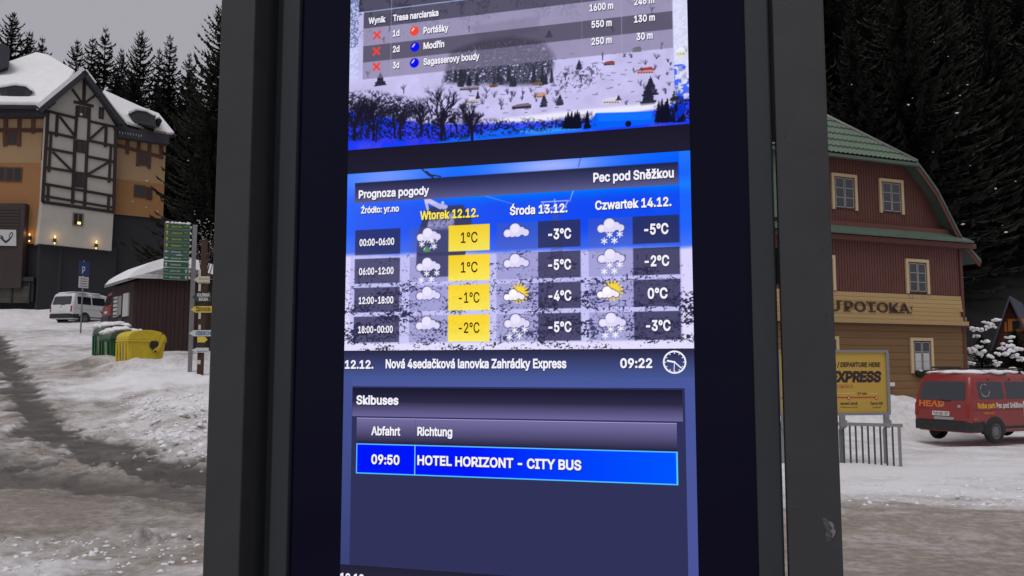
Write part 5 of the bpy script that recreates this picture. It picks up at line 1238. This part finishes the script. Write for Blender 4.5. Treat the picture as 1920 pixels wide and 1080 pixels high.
# panels
def zrect(u0, z0, u1, z1, vref, col, a, grad=None):
    m = np.clip(np.minimum.reduce([pc.S-kq(u0, vref)[0], kq(u1, vref)[0]-pc.S, pc.Z-z0, z1-pc.Z])/pc.d+.5, 0, 1)
    if grad is None: pc.blend(m*a, col)
    else:
        f = np.clip((pc.Z-z0)/(z1-z0), 0, 1)[..., None]; cc = np.array(col, float)*f+np.array(grad, float)*(1-f); mm = (m*a)[..., None]; pc.c = pc.c*(1-mm)+cc*mm
zh1, zh0 = zof_(666, 343.5), zof_(666, 381.5)
zrect(666, zh0, 1272, zh1, 340, (34, 33, 60), .93, (98, 92, 132))
zrect(657, zof_(657, 645), 1278, zof_(657, 391), 500, (70, 90, 200), .16)
R4 = [(432, 479), (486, 532.5), (540, 586), (594, 642.5)]; ZR = [(zof_(664, b), zof_(664, a)) for a, b in R4]
for (z0, z1) in ZR:
    zrect(664.5, z0, 749.5, z1, 540, (44, 42, 72), .74); zrect(768, z0, 841, z1, 520, (96, 94, 150), .33)
    zrect(931, z0, 1009, z1, 520, (96, 94, 150), .33); zrect(1009, z0, 1089, z1, 520, (48, 46, 76), .80)
    zrect(1104, z0, 1187.5, z1, 520, (100, 98, 154), .33); zrect(1187.5, z0, 1275.5, z1, 520, (46, 44, 74), .80)
    zrect(840.5, z0, 918, z1, 530, (255, 214, 40), .95, (255, 236, 88))
pc.blend((np.clip(np.minimum.reduce([pc.S-kq(841, 530)[0], kq(917, 530)[0]-pc.S])/pc.d+.5, 0, 1)*(n4 > .52)*.25), (240, 190, 20)) if False else None
CW = kq(996, 500)[0]-kq(972, 500)[0]
def cloud(u, v, s=1., col=(222, 216, 250)):
    c = kq(u, v); g = lambda a, b: (c[0]+a*CW*s, c[1]+b*CW*s)
    for col_, gr in (((60, 60, 110), 1.07), (col, 1.)):
        for a, b, r in ((-.7, -.2, .3), (-.1, .12, .42), (.4, -.05, .3), (.74, -.2, .26), (.1, -.2, .3), (-.3, -.2, .3)): pc.disk(g(a, b), r*CW*s+(.0014 if gr > 1 else 0), col_)
    for a, b, r in ((-.1, .14, .34), (-.68, -.18, .22)): pc.disk(g(a, b), r*CW*s, tuple(min(255, q+14) for q in col))
def flake(u, v, r=5.2, col=(246, 244, 255)):
    c = kq(u, v); rr_ = r*CW/24
    for k in range(3): a = R_(90+60*k); pc.seg((c[0]-rr_*math.cos(a), c[1]-rr_*math.sin(a)), (c[0]+rr_*math.cos(a), c[1]+rr_*math.sin(a)), .0011, col)
def sun(u, v):
    c = kq(u, v); 
    for k in range(16):
        a = R_(22.5*k+8); r = CW*.72; pc.seg(c, (c[0]+r*math.cos(a), c[1]+r*math.sin(a)), .0016, (250, 214, 50))
    pc.disk(c, CW*.5, (252, 216, 46))
for u, v in ((804, 440), (803, 496), (803, 550), (802, 606), (968, 432), (968, 489), (969, 602), (1145, 423), (1146, 480), (1148, 600)): cloud(u, v)
for u, v in ((973, 550), (1149, 545)): sun(u, v); cloud(u-9, v+3, .82, (244, 236, 248))
for u, v in ((968, 602), (1146, 423), (1146, 480), (1148, 600), (803, 496)):
    for a, b in ((-3, 17), (16, 16), (-13, 29), (6, 28)): flake(u+a, v+b)
for a, b in ((791, 458), (810, 452), (814, 462)): flake(a, b, 5)
for a, b in ((797, 452), (803, 451), (820, 450), (797, 465), (808, 463)): pc.seg((a, b), (a-2, b+3.5), .001, (235, 235, 255), 1, True)
pc.poly([(800, 460), (794, 473), (807, 472)], (84, 150, 90), 1, 1.5)
pc.build('weather_picture')
# flat panels
Rp((630, 283), (1310, 330), (30, 28, 46), (32, 30, 48), nm='screen_divider') if False else rect(S0, zw1, S1, zt0, (28, 26, 42), (33, 31, 50), nm='screen_divider')
zk0 = zof_(643, 706)
rect(S0, zk0, S1, zw0, (44, 41, 64), (70, 86, 148), nm='news_strip')
zb1 = zof_(645, 1058)
rect(S0, zb1, kq(661, 724)[0], zk0, (72, 86, 150), (58, 66, 120), nm='section_border'); rect(kq(1284, 724)[0], zb1, S1, zk0, (74, 88, 158), (76, 84, 150), nm='section_border')
rect(kq(661, 724)[0], zof_(661, 724), kq(1284, 724)[0], zk0, (72, 87, 150), (76, 90, 158), nm='section_border')
s_a, s_b = kq(661.5, 730)[0], kq(1279.5, 730)[0]
rect(s_a, zof_(661, 780), s_b, zof_(661, 752), (44, 42, 70), (108, 102, 152), nm='section_heading'); rect(s_a, zof_(661, 752), s_b, zof_(661, 727), (26, 25, 46), (44, 42, 70), nm='section_heading')
t0, t1 = kq(668.5, 830)[0], kq(1269.5, 830)[0]
rect(t0, zof_(668, 831), t1, zof_(668, 784), (116, 110, 160), (34, 31, 62), nm='table_heading')
za, zb3 = zof_(668, 831), zof_(668, 887.5); bw = .0022
rect(t0, zb3, t1+.001, za, (90, 190, 255), (80, 200, 255), nm='row_outline')
rect(t0+bw, zb3+bw, kq(890, 860)[0], za-bw, (0, 22, 250), (0, 22, 250), nm='highlighted_row'); rect(kq(890, 860)[0], zb3+bw, t1-bw, za-bw, (0, 22, 250), (0, 22, 250), cr=(0, 84, 255), nm='highlighted_row')
sd = kq(778, 860)[0]; rect(sd-.001, zb3, sd+.001, za, (110, 205, 255), (110, 205, 255), nm='column_line')
rect(sd-.0006, za, sd+.0006, zof_(668, 784), (90, 86, 130), (60, 56, 90), nm='column_line'); rect(t0, zof_(668, 784), t1, zof_(668, 783), (170, 165, 215), (170, 165, 215), nm='heading_line')
rect(S0, SZ0, S1-.0, zb1, (36, 34, 52), (50, 48, 76), nm='next_section_bar')
KT = KS+.0016
def T(body, u0, v0, u1, v1, cap, m=M_TW, bold=.035):
    if m is not M_TB: text('screen_text_shadow', M_TS, KP, body, u0+.9, v0+1.1, u1+.9, v1+1.1, cap, scr, k=KT-.0004, bold=bold+.02)
    return text('screen_text', m, KP, body, u0, v0, u1, v1, cap, scr, k=KT, bold=bold)
for a in [('Wynik', 691, 45, 723, 40.5, 10.5), ('Trasa narciarska', 737, 38.5, 822, 30, 11), ('1d', 736.5, 68, 749, 67, 11), ('2d', 736.5, 98, 749, 96.5, 11), ('3d', 736.5, 128, 748.5, 127, 11),
 ('Portášky', 794, 62, 841, 58.5, 11.5), ('Modřín', 794, 91, 833, 88.5, 11.5), ('Sagasserovy boudy', 794, 121, 899, 111.5, 11.5),
 ('1600 m', 1105.5, 20, 1150, 16.5, 12), ('246 m', 1189, 8.5, 1227, 6, 12), ('550 m', 1109, 51.5, 1147, 48.5, 12), ('130 m', 1189, 41.5, 1228, 38.5, 12), ('250 m', 1109, 83.5, 1147, 80.5, 12), ('30 m', 1193.5, 74.5, 1224, 72, 12),
 ('Prognoza pogody', 672.5, 371.5, 804.5, 364, 14), ('Pec pod Sněžkou', 1112.5, 341.5, 1263.5, 331.5, 16), ('Źródło: yr.no', 677, 399.5, 748, 396.5, 11),
 ('Środa 13.12.', 956, 402.5, 1064, 397.5, 15), ('Czwartek 14.12.', 1116, 393, 1259, 385.5, 15.5),
 ('00:00-06:00', 674, 461, 739, 458.5, 12), ('06:00-12:00', 673, 515.5, 738, 513, 12), ('12:00-18:00', 672.5, 570, 737.5, 568, 12), ('18:00-00:00', 671.5, 624.5, 736.5, 623, 12),
 ('-3°C', 1028, 448.5, 1071, 446, 18), ('-5°C', 1028, 506, 1071, 504, 18), ('-4°C', 1028.5, 564, 1071.5, 562.5, 18), ('-5°C', 1028.5, 622.5, 1071.5, 621, 18),
 ('-5°C', 1208, 439.5, 1253.5, 437.5, 18.5), ('-2°C', 1209, 499, 1255, 497.5, 18.5), ('0°C', 1214.5, 559.5, 1252, 558.5, 18.5), ('-3°C', 1211.5, 620, 1257.5, 619, 18.5),
 ('12.12.', 646.5, 691, 700, 690.5, 14.5), ('Nová 4sedačková lanovka Zahrádky Express', 723, 690.5, 1062, 689, 15.5), ('09:22', 1163, 689.5, 1223, 689, 16.5),
 ('Skibuses', 668, 758, 747, 758, 15.5), ('Abfahrt', 696, 815.5, 750.5, 816, 15), ('Richtung', 782.5, 816.5, 848, 817.5, 15), ('09:50', 696, 869.5, 749, 870.5, 16.5), ('HOTEL HORIZONT - CITY BUS', 782.5, 871.5, 1090, 880.5, 16.5), ('12.12.', 637.5, 1091, 687, 1092, 15)]: T(*a)
T('Wtorek 12.12.', 787.5, 411.5, 897, 406.5, 15, M_TY)
for a in [('1°C', 864, 455.5, 895.5, 454, 19), ('1°C', 864, 511, 895.5, 510, 19), ('-1°C', 860, 568, 899, 567, 19), ('-2°C', 860, 624.5, 899, 623.5, 19)]: T(*a, M_TB, .014)
# clock
cx, czz = kq(1265, 679); sr = kq(1287, 679)[0]-cx
def ring(r0, r1, k, n=40): 
    V = []
    for i in range(n): a = 2*math.pi*i/n; V += [KP.w(cx+r0*math.cos(a), czz+r0*math.sin(a), k), KP.w(cx+r1*math.cos(a), czz+r1*math.sin(a), k)]
    return mk('clock_ring', V, [(2*i, 2*i+1, (2*i+3) % (2*n), (2*i+2) % (2*n)) for i in range(n)], M_TW, scr)
ring(sr*.86, sr, KT)
def hand(a, r0, r1, w_, nm):
    a = R_(a); d = np.array([math.sin(a), math.cos(a)]); p = np.array([d[1], -d[0]])*w_; c = np.array([cx, czz]); hand.n = getattr(hand, 'n', 0)+1; k = KT+.00005*hand.n
    q = [c+d*r0+p, c+d*r1+p, c+d*r1-p, c+d*r0-p]; mk(nm, [KP.w(*x, k) for x in q], [(0, 1, 2, 3)], M_TW, scr)
for i in range(12): hand(30*i, sr*.72, sr*.84, sr*.035, 'clock_tick')
hand(281, -sr*.05, sr*.66, sr*.075, 'clock_hand'); hand(132, -sr*.05, sr*.8, sr*.05, 'clock_hand'); hand(185, 0, sr*.78, sr*.03, 'clock_hand')

# ------------------------------------------------------------------ clods of snow and slush thrown up by ploughing
M_DCLOD = mat('dirty_snow', (.44, .41, .38), .85, .25, 8, .5, 20)
def clods(name, n, box, m, lab, r0, r1, poly_=None):
    b = []
    while len(b) < n:
        u = random.uniform(box[0], box[2]); v = random.uniform(box[1], box[3]); x, y = hit(u, v)
        if poly_ is not None and sdpoly(np.array([x]), np.array([y]), poly_)[0] > .2: continue
        r = random.uniform(r0, r1)*random.choice([.5, .7, 1]); b.append((x, y, surf(x, y)+r*.02, r*random.uniform(.8, 1.7), r, r*.65))
    blobs(name, b, m, label=lab, cat='snow', kind='stuff', sub=0, rough=1.1, smooth=False)
clods('snow_clods', 260, (225, 745, 392, 872), M_SNOW, 'white clods of ploughed snow on the bank left of the display', .02, .085, BANK)
clods('dirty_snow_clods', 36, (150, 800, 392, 885), M_DCLOD, 'brownish clods of slush along the edge of the dark wheel track', .02, .07)
clods('roadside_snow_clods', 150, (0, 1003, 380, 1079), M_SNOW, 'small lumps of snow strewn over the near slushy road at the left', .01, .035)
clods('verge_snow_clods', 90, (1590, 905, 1918, 950), M_SNOW, 'small lumps of snow along the ploughed verge at the right', .015, .05)
